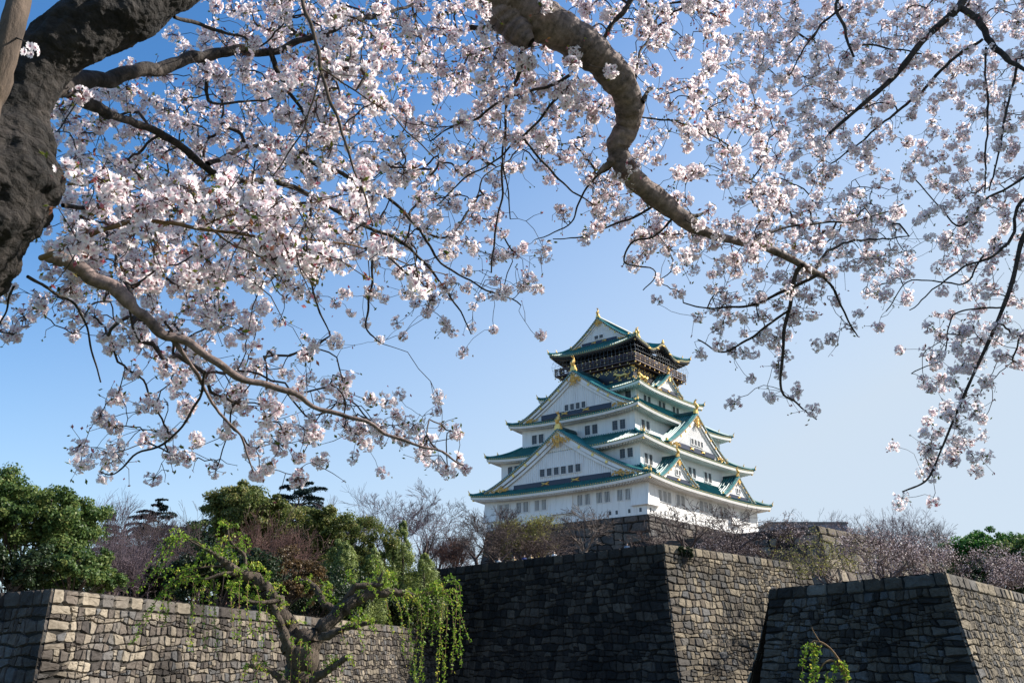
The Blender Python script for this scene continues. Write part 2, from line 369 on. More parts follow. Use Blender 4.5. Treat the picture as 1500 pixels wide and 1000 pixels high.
def sheet(name, pts, z, mat, sub=None):
    mb = MB(); mb.add([(p[0], p[1], z) for p in pts], [tuple(range(len(pts)))]); o = mb.build(name, mat)
    o['kind'] = 'structure'; return o
sheet('ground', [(-6000, -6000), (6000, -6000), (6000, 9000), (-6000, 9000)], -15.5, M['turf'])
sheet('water', [(-260, 12), (260, 12), (260, 140), (-260, 140)], -14., M['moatwater'])
bank = MB(); bank.box((0, -32, -8.6), (220, 49, 7.0)); bo = bank.build('bank', M['turf']); bo['kind'] = 'structure'

ZA, ZB, ZL = 10.0, 4.6, 3.07
KA, LA, RA = V2(13.8, 84.8), V2(-41.7, 146.), V2(33.0, 104.4)
ma, na1, na2 = miter(LA, KA, RA)
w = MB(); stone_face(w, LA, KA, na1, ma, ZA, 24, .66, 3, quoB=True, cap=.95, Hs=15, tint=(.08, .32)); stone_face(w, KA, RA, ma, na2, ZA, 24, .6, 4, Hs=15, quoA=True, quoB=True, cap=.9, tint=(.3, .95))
RA2 = RA + unit(V2(-.72, .69)) * 28
n3 = V2(.69, .72); stone_face(w, RA, RA2, na2, n3, ZA, 8, 1.3, 44, cap=.9)
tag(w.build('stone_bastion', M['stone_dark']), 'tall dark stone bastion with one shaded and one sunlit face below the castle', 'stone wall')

KB, LB = V2(23.9, 51.9), V2(17.65, 64.8); RB = KB + unit(V2(37.6, 69.6) - KB) * 45; LB2 = LB + V2(.62, .78) * 30
mbt, nb1, nb2 = miter(LB, KB, RB)
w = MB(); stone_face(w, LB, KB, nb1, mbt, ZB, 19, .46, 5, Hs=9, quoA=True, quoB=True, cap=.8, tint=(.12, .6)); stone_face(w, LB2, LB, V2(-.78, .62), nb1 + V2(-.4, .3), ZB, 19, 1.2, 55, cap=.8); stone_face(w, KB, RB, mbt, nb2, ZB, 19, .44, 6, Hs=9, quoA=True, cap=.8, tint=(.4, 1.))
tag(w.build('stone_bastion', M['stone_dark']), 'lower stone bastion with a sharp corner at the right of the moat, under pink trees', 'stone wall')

KL, EL_ = V2(-20.8, 42.8), V2(-8.0, 107.5); LL = V2(-56, 68.)
ml, nl1, nl2 = miter(LL, KL, EL_)
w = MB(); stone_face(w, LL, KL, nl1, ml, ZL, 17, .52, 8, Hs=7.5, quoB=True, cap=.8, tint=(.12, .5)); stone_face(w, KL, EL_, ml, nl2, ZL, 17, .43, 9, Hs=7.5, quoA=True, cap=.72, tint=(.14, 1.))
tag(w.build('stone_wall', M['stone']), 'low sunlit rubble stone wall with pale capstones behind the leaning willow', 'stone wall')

# inner stone block with a sunlit flank behind the pink trees
pc = at(1197, 769, 119.); ZC = pc[2]; KC = V2(pc[0], pc[1])
LC = KC + unit(V2(-.72, .69)) * 24; RC = KC + unit(V2(.70, .71)) * 60
mc, nc1, nc2 = miter(LC, KC, RC)
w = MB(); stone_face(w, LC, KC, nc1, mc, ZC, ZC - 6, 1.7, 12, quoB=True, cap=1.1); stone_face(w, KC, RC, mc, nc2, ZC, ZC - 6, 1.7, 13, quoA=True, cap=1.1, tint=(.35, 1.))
tag(w.build('inner_wall', M['stone']), 'inner stone rampart with one yellow sunlit flank, half hidden by pink trees', 'stone wall')

def plateau(name, pts, z, mat): return sheet(name, pts, z, mat)
plateau('courtyard', [KA + V2(.1, .8), RA + V2(-.9, -.2), RA2 + V2(-.3, -.8), (22, 133), (75, 190), (60, 290), (-120, 290), (-80, 190), LA + V2(1, .2)], ZA - 1.15, M['soil'])
plateau('terrace', [LB + V2(.5, .3), KB + V2(0, .9), RB + V2(-.8, .2), (190, 330), (60, 330), (35, 118), (35.5, 103)], ZB - .25, M['soil'])
plateau('terrace', [KL + V2(.3, .8), EL_ + V2(-.5, 0), (-8, 130), (-40, 152), (-95, 330), (-300, 330), (-300, 140), LL + V2(.2, .7)], ZL - .25, M['soil'])
plateau('terrace', [LC + V2(.5, 0), KC + V2(0, .9), RC + V2(-.7, .3), (20, 190)], ZC - .2, M['soil'])

# flat-roofed building beyond the rampart
b0, b1 = at(1124, 764, 150.), at(1242, 765, 150.)
hb = empty('flat_building', (0, 0, 0), 0, 'blue grey flat-roofed block showing over the inner rampart, right of the castle', 'building')
mx_ = (b0[0] + b1[0]) / 2; hw = (b1[0] - b0[0]) / 2; zt_ = b0[2]
hb.location = (mx_, 153, ZA - .3); of_ = (mx_, 153, ZA - .3)
q = MB(); q.box((mx_, 153, (ZA - .3 + zt_ - .3) / 2), (hw - .15, 3, (zt_ - .3 - ZA + .3) / 2)); [q.box((mx_ - hw + hw * 2 * (i + .5) / 7, 149.97, zt_ - 1.4), (.03, .03, 1.1)) for i in range(7)]; q.build('wall', M['concrete'], hb, off=of_)
q = MB(); q.box((mx_, 153, zt_ - .15), (hw, 3.2, .15)); q.build('roof', M['shutter'], hb, off=of_)
# ------------------------------------------------------------------ castle tower
CX, CY, CZ, CYAW = 20.536, 165.0, 20.8, RAD(-38.8065)
OFF = (0, 0, CZ)
castle = empty('castle_tower', (CX, CY, CZ), CYAW, 'white five-tiered castle tower with teal roofs, gold ornaments and a black top storey', 'castle')
FLOORS = [(16.0, 19.85, 20.8, 26.2), (14.2, 18.1, 28.2, 33.0), (11.75, 15.2, 34.8, 39.2), (8.75, 9.6, 41.0, 44.8)]
for (a, b, z0, z1) in FLOORS:
    q = MB(); q.box((0, 0, (z0 + z1) / 2), (a, b, (z1 - z0) / 2)); wall = q.build('wall', M['plaster'], castle, off=OFF)
    q = MB(); q.box((0, 0, z1 - .55), (a + .06, b + .06, .07)); q.box((0, 0, z1 - .15), (a + .12, b + .12, .09)); q.build('moulding', M['plaster'], wall, off=OFF)
F1w, F2w, F3w, F4w = [o for o in castle.children if o.name.startswith('wall')]

FR = {'front': lambda l, o, z: (l, -o, z), 'right': lambda l, o, z: (o, l, z), 'left': lambda l, o, z: (-o, -l, z), 'back': lambda l, o, z: (-l, o, z)}
def fbox(q, fr, l0, l1, o0, o1, z0, z1, mi=0):
    F = FR[fr]; p = [F(l, o, z) for l in (l0, l1) for o in (o0, o1) for z in (z0, z1)]
    q.add(p, [(0, 1, 3, 2), (4, 6, 7, 5), (0, 4, 5, 1), (2, 3, 7, 6), (0, 2, 6, 4), (1, 5, 7, 3)], mi)
def window(parent, fr, l0, l1, o, z0, z1, style):
    q = MB(); w = l1 - l0
    fbox(q, fr, l0, l1, o, o + .03, z0, z1, 1)
    for (a, b, c, d) in ((l0 - .09, l0, z0 - .09, z1 + .09), (l1, l1 + .09, z0 - .09, z1 + .09), (l0, l1, z0 - .09, z0), (l0, l1, z1, z1 + .09)):
        fbox(q, fr, a, b, o + .001, o + .14, c, d, 0)
    if style == 'bars':
        n = 4
        for i in range(n):
            x = l0 + w * (i + .5) / n; fbox(q, fr, x - .04, x + .04, o + .031, o + .07, z0, z1, 0)
    else:
        for i in range(1, 4):
            z = z0 + (z1 - z0) * i / 4; fbox(q, fr, l0, l1, o + .031, o + .06, z - .035, z + .035, 2)
        x = (l0 + l1) / 2; fbox(q, fr, x - .05, x + .05, o + .031, o + .09, z0, z1, 2)
    q.build('window', [M['plaster'], M['pane'], M['shutter']], parent, off=OFF)
def pair(parent, fr, a, b, o, z0, z1, style='grid', n=2, gap=.42):
    w = (b - a - gap * (n - 1)) / n
    for i in range(n): window(parent, fr, a + i * (w + gap), a + i * (w + gap) + w, o, z0, z1, style)
for a, b in ((-13.25, -10.9), (-9.4, -6.75), (-5.45, -3.0), (3.2, 5.7), (6.9, 9.5), (10.8, 13.2)): pair(F1w, 'front', a, b, 19.85, 23.3, 25.0, 'bars')
for a, b, n in ((-16.4, -12.5, 3), (-10.8, -8.0, 2), (-3.0, 1.65, 3), (4.2, 7., 2), (12.4, 16.3, 3)): pair(F1w, 'right', a, b, 16.0, 23.25, 25.0, 'bars', n, .3)
for a, b in ((-12.6, -10.2), (10.45, 12.9)): pair(F2w, 'front', a, b, 18.1, 30.3, 31.8)
for a, b in ((-17.0, -14.6), (-2.6, -.1), (3.1, 5.7), (14.6, 17.)): pair(F2w, 'right', a, b, 14.2, 29.3, 30.95)
for a, b in ((-9.5, -6.9), (1.85, 4.45), (7.4, 9.95)): pair(F3w, 'front', a, b, 15.2, 35.9, 37.5)
for a, b in ((-13.35, -10.7), (10.7, 13.35)): pair(F3w, 'right', a, b, 11.75, 36.0, 37.55)
for a, b in ((-7.1, -4.7), (-2.0, .4), (3.1, 5.4)): pair(F4w, 'right', a, b, 8.75, 42.2, 43.7)
pair(F4w, 'front', 6.7, 7.9, 9.6, 42.7, 44.0, n=1)
# loopholes, ledges and stone-drop bays of the lowest storey
def loophole(fr, l, o):
    q = MB(); fbox(q, fr, l - .2, l + .2, o, o + .03, 21.25, 21.85); q.build('loophole', M['pane'], F1w, off=OFF)
for l in (-14.8, -12.7, -10.5, -9.3, -3.3, -2.1, 9.3, 10.5, 12.8, 14.8): loophole('front', l, 19.85)
for l in (-18.9, -14.5, -11.5, -7.5, -5.5, -1, 1.5, 5, 9, 13): loophole('right', l, 16.0)
def bay(fr, l0, l1, o):
    q = MB()
    F = FR[fr]; p = [F(l, oo, z) for l in (l0, l1) for (oo, z) in ((o, 22.15), (o + .55, 22.25), (o + .5, 22.6), (o + .03, 25.6), (o, 25.6))]
    q.add(p, [(0, 1, 2, 3, 4), (9, 8, 7, 6, 5)] + [(i, (i + 1) % 5, 5 + (i + 1) % 5, 5 + i) for i in range(5)])
    q.build('drop_bay', M['plaster'], F1w, off=OFF)
bay('front', 13.45, 16.5, 19.85); bay('front', -1.9, 2.3, 19.85); bay('right', -19.85, -16.7, 16.0); bay('right', 8, 11.5, 16.0); bay('front', -16.4, -13.5, 19.85)

def skirt(name, a, b, ztip, up, ai, bi, zin, mats, parent=castle, kara=0., rib=.46, ow=None):
    """hipped skirt roof: eave half sizes a,b with lifted corners, rising to the inner rectangle ai,bi"""
    sd = {'front': (a, b, ai, bi), 'right': (b, a, bi, ai), 'back': (a, b, ai, bi), 'left': (b, a, bi, ai)}
    ze = ztip - up
    root = None; roof = MB(); eave = MB(); goldm = MB(); raf = MB()
    def zz(s, t, bump):
        z = ze + (zin - ze) * (.62 * t + .38 * t * t) + up * abs(s) ** 3.2 * (1 - t) ** 1.6
        if bump: z += kara * (math.exp(-(s * bump / 2.3) ** 2) * 1.25 - .25 * math.exp(-((abs(s) * bump - 4.3) / 1.3) ** 2)) * (1 - t) ** .7
        return z
    for fr, (L, O, Li, Oi) in sd.items():
        F = FR[fr]; bump = L if (kara and fr in ('right', 'left')) else 0
        def P(s, t, dz=0, do=0):
            return F(s * (L + (Li - L) * t), O + (Oi - O) * t + do, zz(s, t, bump) + dz)
        S = np.linspace(-1, 1, 41); T = np.linspace(0, 1, 9)
        roof.grid([[P(s, t) for s in S] for t in T], 0)
        # tile ribs running up the slope
        n = int(2 * L / rib)
        for i in range(n):
            x = -L + (i + .5) * 2 * L / n
            tm = 1. if abs(x) <= Li else (L - abs(x)) / max(1e-6, (L - Li))
            if tm < .06: continue
            tt = np.linspace(0, tm, 6); A, Bm, C_ = [], [], []
            for t in tt:
                s = max(-1, min(1, x / (L + (Li - L) * t)))
                p = P(s, t, .0); h = P(s, t, .19)
                d = FR[fr](.1, 0, 0); d = np.array(d)
                A.append(tuple(np.array(p) - d)); Bm.append(h); C_.append(tuple(np.array(p) + d))
            roof.strip(A, Bm, 1); roof.strip(Bm, C_, 1)
            e = P(max(-1, min(1, x / L)), 0, .02, .03); goldm.box(e, (.06, .06, .06))     # round end tile
        # eave edge: tile lip, gold line, white board, soffit, rafters
        top = [P(s, 0, 0, .02) for s in S]; m1 = [P(s, 0, -.14, .02) for s in S]; m2b = [P(s, 0, -.165, .0) for s in S]; m2 = [P(s, 0, -.20, .0) for s in S]; roof.strip(m1, m2b, 1); m3 = [P(s, 0, -.56, -.12) for s in S]
        roof.strip(top, m1, 1); goldm.strip(m2b, m2); eave.strip(m2, m3)
        def Q(s, t, dz):
            return F(s * (L + (Li - L) * t), O + (Oi - O) * t, zz(s, 0, bump) * (1 - min(1, t * 1.0)) + (ze + .25) * min(1, t) + dz)
        td = (ow or 1.9) / max(.1, (O - Oi)); td = min(1, td * 1.25)
        eave.grid([[Q(s, .03 + (td - .03) * k / 4, -.56) for s in S] for k in range(5)], 0)
        n = int(2 * L / .55)
        for i in range(n):
            x = -L + (i + .5) * 2 * L / n; s = x / L
            p0 = np.array(Q(s, .10, -.75)); p1 = np.array(Q(s, td, -.75))
            d = np.array(F(.13, 0, 0)); u = np.array((0, 0, .2))
            raf.add([p0 - d, p0 + d, p1 + d, p1 - d, p0 - d + u, p0 + d + u, p1 + d + u, p1 - d + u], [(0, 1, 2, 3), (4, 7, 6, 5), (0, 4, 5, 1), (1, 5, 6, 2), (3, 2, 6, 7), (0, 3, 7, 4)])
    # hip ridges with gold end caps
    for sx in (-1, 1):
        for sy in (-1, 1):
            pts = []
            for t in np.linspace(-.03, 1, 10):
                tt = max(0, t); pts.append((sx * (a + (ai - a) * t), sy * (b + (bi - b) * t), zz(1, tt, 0) + .16 - (.0 if t >= 0 else -.12)))
            roof.tube(pts, [.26] * 9 + [.2], 6, 1)
            e = np.array(pts[0]); goldm.box(e + (0, 0, .05), (.14, .14, .18)); goldm.tube([e + (0, 0, .2), e + (sx * .22, sy * .22, .75)], [.12, .03], 5)
            e = np.array(pts[3]); goldm.box(e + (0, 0, .25), (.11, .11, .15)); goldm.tube([e + (0, 0, .4), e + (sx * .1, sy * .1, .8)], [.1, .03], 5)
            p = np.array((sx * (a - .35), sy * (b - .35), zz(1, 0, 0) - .75)); goldm.box(p, (.13, .13, .12))
    ro = roof.build(name, [mats['tile'], mats['rib']], castle, off=OFF)
    eave.build('eave', mats['eave'], ro, off=OFF); raf.build('rafter_row', mats['eave'], ro, off=OFF); goldm.build('eave_trim', M['gold'], ro, off=OFF)
    return zz, ro
WM = dict(tile=M['tile_field'], rib=M['tile'], eave=M['plaster']); BM = dict(tile=M['tile_field'], rib=M['tile'], eave=M['black'])
skirt('roof', 18.03, 21.88, 26.75, .75, 14.2, 18.1, 28.9, WM)
skirt('roof', 16.08, 19.98, 33.45, .75, 11.75, 15.2, 35.5, WM)
skirt('roof', 13.52, 17.03, 39.65, .75, 8.75, 9.6, 42.6, WM, ow=1.9)
skirt('roof', 10.79, 11.57, 45.1, .6, 7.5, 7.9, 46.4, WM)
zz5, top_roof = skirt('roof', 9.44, 9.85, 54.0, 1.0, 6.2, 6.75, 55.35, BM, kara=1.35, ow=1.5)

def finial(q, F, l, o, z, k=1.):
    """gold ridge-end tile with an upright fish ornament"""
    def b(l0, l1, o0, o1, z0, z1):
        p = [F(l + x * k, o + y * k, z + w * k) for x in (l0, l1) for y in (o0, o1) for w in (z0, z1)]
        q.add(p, [(0, 1, 3, 2), (4, 6, 7, 5), (0, 4, 5, 1), (2, 3, 7, 6), (0, 2, 6, 4), (1, 5, 7, 3)])
    b(-.55, .55, -.35, .25, -.3, .35); b(-.4, .4, -.3, .2, .35, .8); b(-.75, .75, -.2, .15, -.35, -.02)
    pts = [F(l, o + dy * k, z + dz * k) for dy, dz in ((.2, .75), (.28, 1.15), (.05, 1.6), (-.25, 1.95), (-.2, 2.35), (.05, 2.75))]
    q.tube(pts, np.array([.3, .42, .36, .25, .16, .05]) * k, 7)
    for dx in (-1, 1):
        q.tube([F(l, o - .2 * k, z + 2.2 * k), F(l + dx * .18 * k, o + .1 * k, z + 2.6 * k), F(l + dx * .32 * k, o + .28 * k, z + 2.8 * k)], np.array([.12, .1, .03]) * k, 5)
        q.tube([F(l, o + .1 * k, z + 1.2 * k), F(l + dx * .5 * k, o + .15 * k, z + 1.35 * k), F(l + dx * .62 * k, o + .1 * k, z + 1.6 * k)], np.array([.16, .1, .03]) * k, 5)

def filigree(q, F, o, pts, n, size, rg):
    """gold scroll-work: many small curls inside a triangle"""
    A, B, C_ = (np.array(p, float) for p in pts)
    for i in range(n):
        u, v = rg.random(), rg.random()
        if u + v > 1: u, v = 1 - u, 1 - v
        c = A + (B - A) * u + (C_ - A) * v; a0 = rg.uniform(0, 6.28); r = size * rg.uniform(.6, 1.3); sg = rg.choice((-1, 1))
        arc = [F(c[0] + r * (1 - .55 * k / 6) * cos(a0 + sg * k * .8), o + .05, c[1] + r * (1 - .55 * k / 6) * sin(a0 + sg * k * .8)) for k in range(7)]
        q.tube(arc, size * .30, 4, cap=False)
    for (p, r_) in ((A, 1.3), ((A + B + C_) / 3, 1.1)):
        q.tube([F(p[0] + size * r_ * cos(k), o + .06, p[1] - size + size * r_ * sin(k)) for k in np.linspace(0, 6.28, 10)], size * .3, 5, cap=False)

def gable(fr, c, w, zf, zp, of, ob, k, wins=None, band=True, seed=1, motif=2, base=None):
    g = empty('gable', (0, 0, 0)); g.parent = castle
    rg = random.Random(seed); F0 = FR[fr]
    F = lambda l, o, z: F0(c + l, o, z)
    def pf(u, dz=0., ww=None):                      # u in 0..1 from peak to foot
        tau = 1 - u; return (zf + (zp - zf) * (.74 * tau + .26 * tau * tau) + .35 * k * max(0, u - .8) ** 2 * 20) + dz
    U = np.linspace(0, 1, 15)
    roof = MB(); goldm = MB(); brd = MB(); wallm = MB(); lat = MB()
    for sg in (-1, 1):
        roof.grid([[F(sg * w * u, o, pf(u)) for u in U] for o in (of, (of + ob) / 2, ob)], 1)
        roof.grid([[F(sg * w * u, o, pf(u, -.28)) for u in U] for o in (of, ob)], 0)
        n = max(2, int((of - ob - .9 * k) / .46))
        for i in range(n):
            o = of - .9 * k - (of - ob - .9 * k) * (i + .3) / n
            A = [F(sg * w * u, o - .1, pf(u)) for u in U]; Bm = [F(sg * w * u, o, pf(u, .19)) for u in U]; C_ = [F(sg * w * u, o + .1, pf(u)) for u in U]
            roof.strip(A, Bm, 0); roof.strip(Bm, C_, 0)
        for (do, r_, dz) in ((.12, .17, .08), (.5, .24, .14), (.95, .17, .1)):
            roof.tube([F(sg * (w * u + .02), of - do * k, pf(u, dz * k)) for u in U], r_ * max(.7, k), 6, 0)
        for i in range(int(w / .34)):                # row of round end tiles along the verge
            u = (i + .5) * .34 / w; goldm.box(F(sg * w * u, of + .02, pf(u, -.08)), (.075,) * 3, 1)
        goldm.strip([F(sg * w * u, of + .015, pf(u, -.24)) for u in U], [F(sg * w * u, of + .015, pf(u, -.30)) for u in U])
        e = np.array(F(sg * w, of - .35, pf(1, .35))); goldm.box(e, (.2 * k, .2 * k, .26 * k))
        # barge board: two stepped white boards following the curve
        for (d0, d1, oo) in ((-.30, -1.05 * k, .12), (-1.05 * k, -1.75 * k, .38)):
            A = [F(sg * w * u * .985, of - oo, pf(u, d0)) for u in U[:-1]]; B_ = [F(sg * w * u * .985, of - oo, pf(u, d1 * (1 - .25 * u))) for u in U[:-1]]
            A2 = [F(sg * w * u * .985, of - oo - .2, pf(u, d0)) for u in U[:-1]]; B2 = [F(sg * w * u * .985, of - oo - .2, pf(u, d1 * (1 - .25 * u))) for u in U[:-1]]
            brd.strip(A, B_); brd.strip(B_, B2); brd.strip(A, A2)
        for u in (.26, .42, .58):                    # studs
            goldm.tube([F(sg * w * u, of - .12, pf(u, -.70 * k)), F(sg * w * u, of - .02, pf(u, -.70 * k))], .26 * k, 8)
        filigree(goldm, F, of - .1, ((sg * w * .93, pf(.93, -.55)), (sg * w * .60, pf(.93, -.25)), (sg * w * .74, pf(.72, -1.1))), int(26 * max(.5, k)), .24 * max(.6, k), rg)
    zb = base if base is not None else zf + .1
    filigree(goldm, F, of - .08, ((0, zp - .7 * k), (-.16 * w, zp - .24 * (zp - zf)), (.16 * w, zp - .24 * (zp - zf))), int(34 * max(.45, k)), .26 * max(.6, k), rg)
    filigree(goldm, F, of - .08, ((0, zp - .15 * (zp - zf)), (-.1 * w, zp - .33 * (zp - zf)), (.1 * w, zp - .33 * (zp - zf))), int(12 * max(.4, k)), .24 * max(.6, k), rg)
    ow_ = of - .75 * max(.7, k)
    outl = [F(sg * w * u, ow_, pf(u, -.2)) for sg, uu in ((-1, U[::-1]), (1, U[1:])) for u in uu]
    wallm.add(outl, [tuple(range(len(outl)))])
    step = .42 * max(.6, k); n = int(w * .92 / step)
    for i in range(-n, n + 1):
        l = i * step; u = abs(l) / w; zt = pf(u, -1.5 * k)
        if zt > zb + 1.2 * k: fb = (l - .07, l + .07); p = [F(x, oo, z) for x in fb for oo in (ow_, ow_ + .08) for z in (zb + .8 * k, zt)]; lat.add(p, [(0, 1, 3, 2), (4, 6, 7, 5), (0, 4, 5, 1), (2, 3, 7, 6), (0, 2, 6, 4), (1, 5, 7, 3)])
    ro = roof.build('gable_roof', [M['tile'], M['tile_field']], g, off=OFF)
    brd.build('barge_board', M['plaster'], g, off=OFF)
    gw = wallm.build('gable_wall', M['plaster'], g, off=OFF)
    if lat.f: lat.build('lattice', M['plaster'], gw, off=OFF)
    if band:
        q = MB(); bw = w * .60; h = .85 * k
        p = [F(l, o, z) for l in (-bw, bw) for o in (ow_ - .1, ow_ + .16) for z in (zb - .1, zb + h)]
        q.add(p, [(0, 1, 3, 2), (4, 6, 7, 5), (0, 4, 5, 1), (2, 3, 7, 6), (0, 2, 6, 4), (1, 5, 7, 3)])
        q.build('sill_band', M['navy'], g, off=OFF)
        for i in range(motif):
            l = (i - (motif - 1) / 2) * bw * .62
            for sx in (-1, 1):
                for sz in (-1, 1):
                    goldm.tube([F(l, ow_ + .19, zb + h * .5), F(l + sx * .45 * k, ow_ + .2, zb + h * .5 + sz * .12 * k), F(l + sx * .8 * k, ow_ + .19, zb + h * .5 + sz * .26 * k)], np.array([.14, .13, .05]) * k, 5)
    # ridge of the gable
    rd = MB(); rd.tube([F(0, of - .1, zp + .18 * k), F(0, ob, zp + .18 * k)], .34 * max(.7, k), 8); rd.tube([F(0, of - .1, zp + .5 * k), F(0, ob, zp + .5 * k)], .2 * max(.7, k), 8)
    rd.build('ridge', M['tile_dark'], g, off=OFF)
    goldm.build('gold_ornament', [M['gold'], M['plaster_grey']], g, off=OFF)
    q = MB(); finial(q, F, 0, of - .25, zp + .35 * k, k); q.build('finial', M['gold'], g, off=OFF)
    if wins:
        n, half, z0, z1 = wins; gap = .42 * k; ww = (2 * half - gap * (n - 1)) / n
        for i in range(n):
            l0 = c - half + i * (ww + gap); window(g, fr, l0, l0 + ww, ow_ + .08, z0, z1, 'grid')
    return g
gable('front', 0, 16.3, 26.95, 36.2, 20.75, 15.4, 1.0, (6, 4.15, 28.75, 30.0), seed=2, base=27.1)
gable('front', 0, 12.2, 39.8, 47.6, 15.9, 8.1, .9, (4, 2.2, 40.75, 41.85), seed=3, base=40.0)
gable('front', 0, 6.35, 55.0, 60.0, 7.5, -7.5, .62, (2, .95, 55.95, 56.6), seed=4, base=55.1)
gable('right', 0, 10.8, 33.55, 40.6, 15.35, 8.9, .85, (4, 2.1, 34.9, 35.9), seed=5, base=33.7)
gable('right', -11.2, 6.2, 26.7, 30.8, 17.3, 14.2, .6, (2, .75, 27.9, 28.7), seed=6, base=26.9, motif=1)
gable('right', 10.6, 6.2, 26.7, 30.8, 17.3, 14.2, .6, (2, .75, 27.9, 28.7), seed=7, base=26.9, motif=1)
gable('right', 0, 4.8, 45.3, 48.7, 10.35, 7.6, .55, None, seed=8, base=45.4, motif=1)
# back end finial of the top ridge
q = MB(); finial(q, FR['back'], 0, 6.9, 60.15, .75); q.build('finial', M['gold'], top_roof, off=OFF)
# curved-eave gold plates on the top roof
for l, h in ((0, .55), (-2.2, -.2), (2.2, -.2), (-5.2, -.5), (5.2, -.5)):
    q = MB(); z = zz5(l / 9.85, 0, 9.85); q.tube([(9.46, l - .45, z - .38), (9.5, l, z - .34), (9.46, l + .45, z - .38)], [.08, .19, .08], 6); q.build('gold_plate', M['gold'], top_roof, off=OFF)
q = MB(); q.tube([(9.3, 0, zz5(0, 0, 9.85) + .25), (9.35, 0, zz5(0, 0, 9.85) + .95)], [.34, .1], 6)
q.build('ridge_cap', M['gold'], top_roof, off=OFF)

# black top storey, balcony, reliefs
q = MB(); q.box((0, 0, 47.9), (7.5, 7.9, 1.9)); q.box((0, 0, 51.5), (6.3, 6.6, 2.2)); up = q.build('upper_storey', M['black'], castle, off=OFF)
q = MB(); q.box((0, 0, 49.75), (8.75, 9.15, .14)); q.box((0, 0, 49.35), (8.2, 8.6, .16)); deck = q.build('balcony_deck', M['red'], castle, off=OFF)
q = MB(); gq = MB()
for fr, L, O in (('front', 8.7, 9.1), ('right', 9.1, 8.7), ('left', 9.1, 8.7), ('back', 8.7, 9.1)):
    for z, r_ in ((50.25, .07), (50.65, .07), (51.05, .1)): fbox(q, fr, -L, L, O - .08, O + .04, z - r_, z + r_)
    n = 11
    for i in range(n + 1):
        l = -L + 2 * L * i / n; fbox(q, fr, l - .09, l + .09, O - .1, O + .06, 49.9, 51.15); fbox(gq, fr, l - .12, l + .12, O - .13, O + .09, 51.0, 51.18); fbox(gq, fr, l - .11, l + .11, O - .12, O + .08, 50.2, 50.3)
        fbox(gq, fr, l - .09, l + .09, O - .12, O + .03, 49.22, 49.42)
        fbox(gq, fr, l - .12, l + .12, 7.9 if fr in ('front', 'back') else 7.5, (7.9 if fr in ('front', 'back') else 7.5) + .06, 48.98, 49.16)
    gap = 7.9 if fr in ('front', 'back') else 7.5; LL_ = 7.5 if fr in ('front', 'back') else 7.9
    for i in range(8):
        l = -LL_ + LL_ * 2 * (i + .5) / 8
        gq.tube([FR[fr](l, gap, 48.75), FR[fr](l, gap + .08, 48.75)], .17, 6)
        for dx, dz in ((0, .24), (-.3, 0), (.3, 0), (0, -.24)): gq.tube([FR[fr](l + 1 + dx, gap, 48.55 + dz), FR[fr](l + 1 + dx, gap + .08, 48.55 + dz)], .13, 6)
        fbox(gq, fr, l - .35, l + .35, gap, gap + .05, 46.75, 46.95)
    for sx in (-1, 1):
        for z in (47.0, 48.2, 49.0): fbox(gq, fr, sx * LL_ - .28, sx * LL_ + .28, gap + .001, gap + .07, z - .16, z + .16)
        # running tiger relief: body, head, legs, tail
        x0 = sx * 5.0; o = gap + .05; f = -sx if fr == 'front' else sx
        gt = MB()
        T = lambda *p: [FR[fr](x0 + f * x, o, 47.65 + z) for x, z in p]
        gt.tube(T((-1.25, -.05), (-.8, .12), (-.1, -.02), (.5, .12), (.95, .3)), [.22, .32, .27, .34, .26], 6)
        gt.tube(T((.9, .35), (1.3, .42), (1.6, .3)), [.27, .3, .14], 6)
        for pts in (((.7, .05), (1.0, -.35), (1.45, -.42)), ((.4, -.05), (.35, -.5), (.75, -.62)), ((-.95, -.1), (-.9, -.5), (-.5, -.6)), ((-1.2, -.1), (-1.5, -.45), (-1.25, -.66)), ((-1.4, 0), (-1.85, .2), (-1.8, .55), (-1.5, .6))):
            gt.tube(T(*pts), [.18, .13, .08] + [.06] * (len(pts) - 3), 5)
        if fr in ('front', 'right'): gt.build('tiger_relief', M['gold'], up, off=OFF)
q.build('railing', M['red'], deck, off=OFF); tag(gq.build('gold_fittings', M['gold'], up, off=OFF), kind='stuff')
# safety net round the balcony: thin uprights and cross wires
ts = TS()
for sx, sy in ((1, 0), (0, 1), (-1, 0), (0, -1)):
    for i in range(23):
        l = -1 + 2 * i / 22
        p = (8.8 * sx + 8.8 * l * abs(sy), 9.2 * sy + 9.2 * l * abs(sx)); e = (9.0 * sx + 8.9 * l * abs(sy), 9.4 * sy + 9.3 * l * abs(sx))
        ts.add([(p[0], p[1], 49.7), ((p[0] + e[0]) / 2 * 1.03, (p[1] + e[1]) / 2 * 1.03, 51.6), (e[0] * .97, e[1] * .97, 53.1)], .018, 3)
    for z in (50.9, 51.5, 52.3):
        k = 1.02
        ts.add([(8.9 * k * (sx - abs(sy)), 9.3 * k * (sy - abs(sx)), z), (8.9 * k * (sx + abs(sy)), 9.3 * k * (sy + abs(sx)), z)], .016, 3)
ts.build('safety_net', M['wire'], castle, off=OFF)

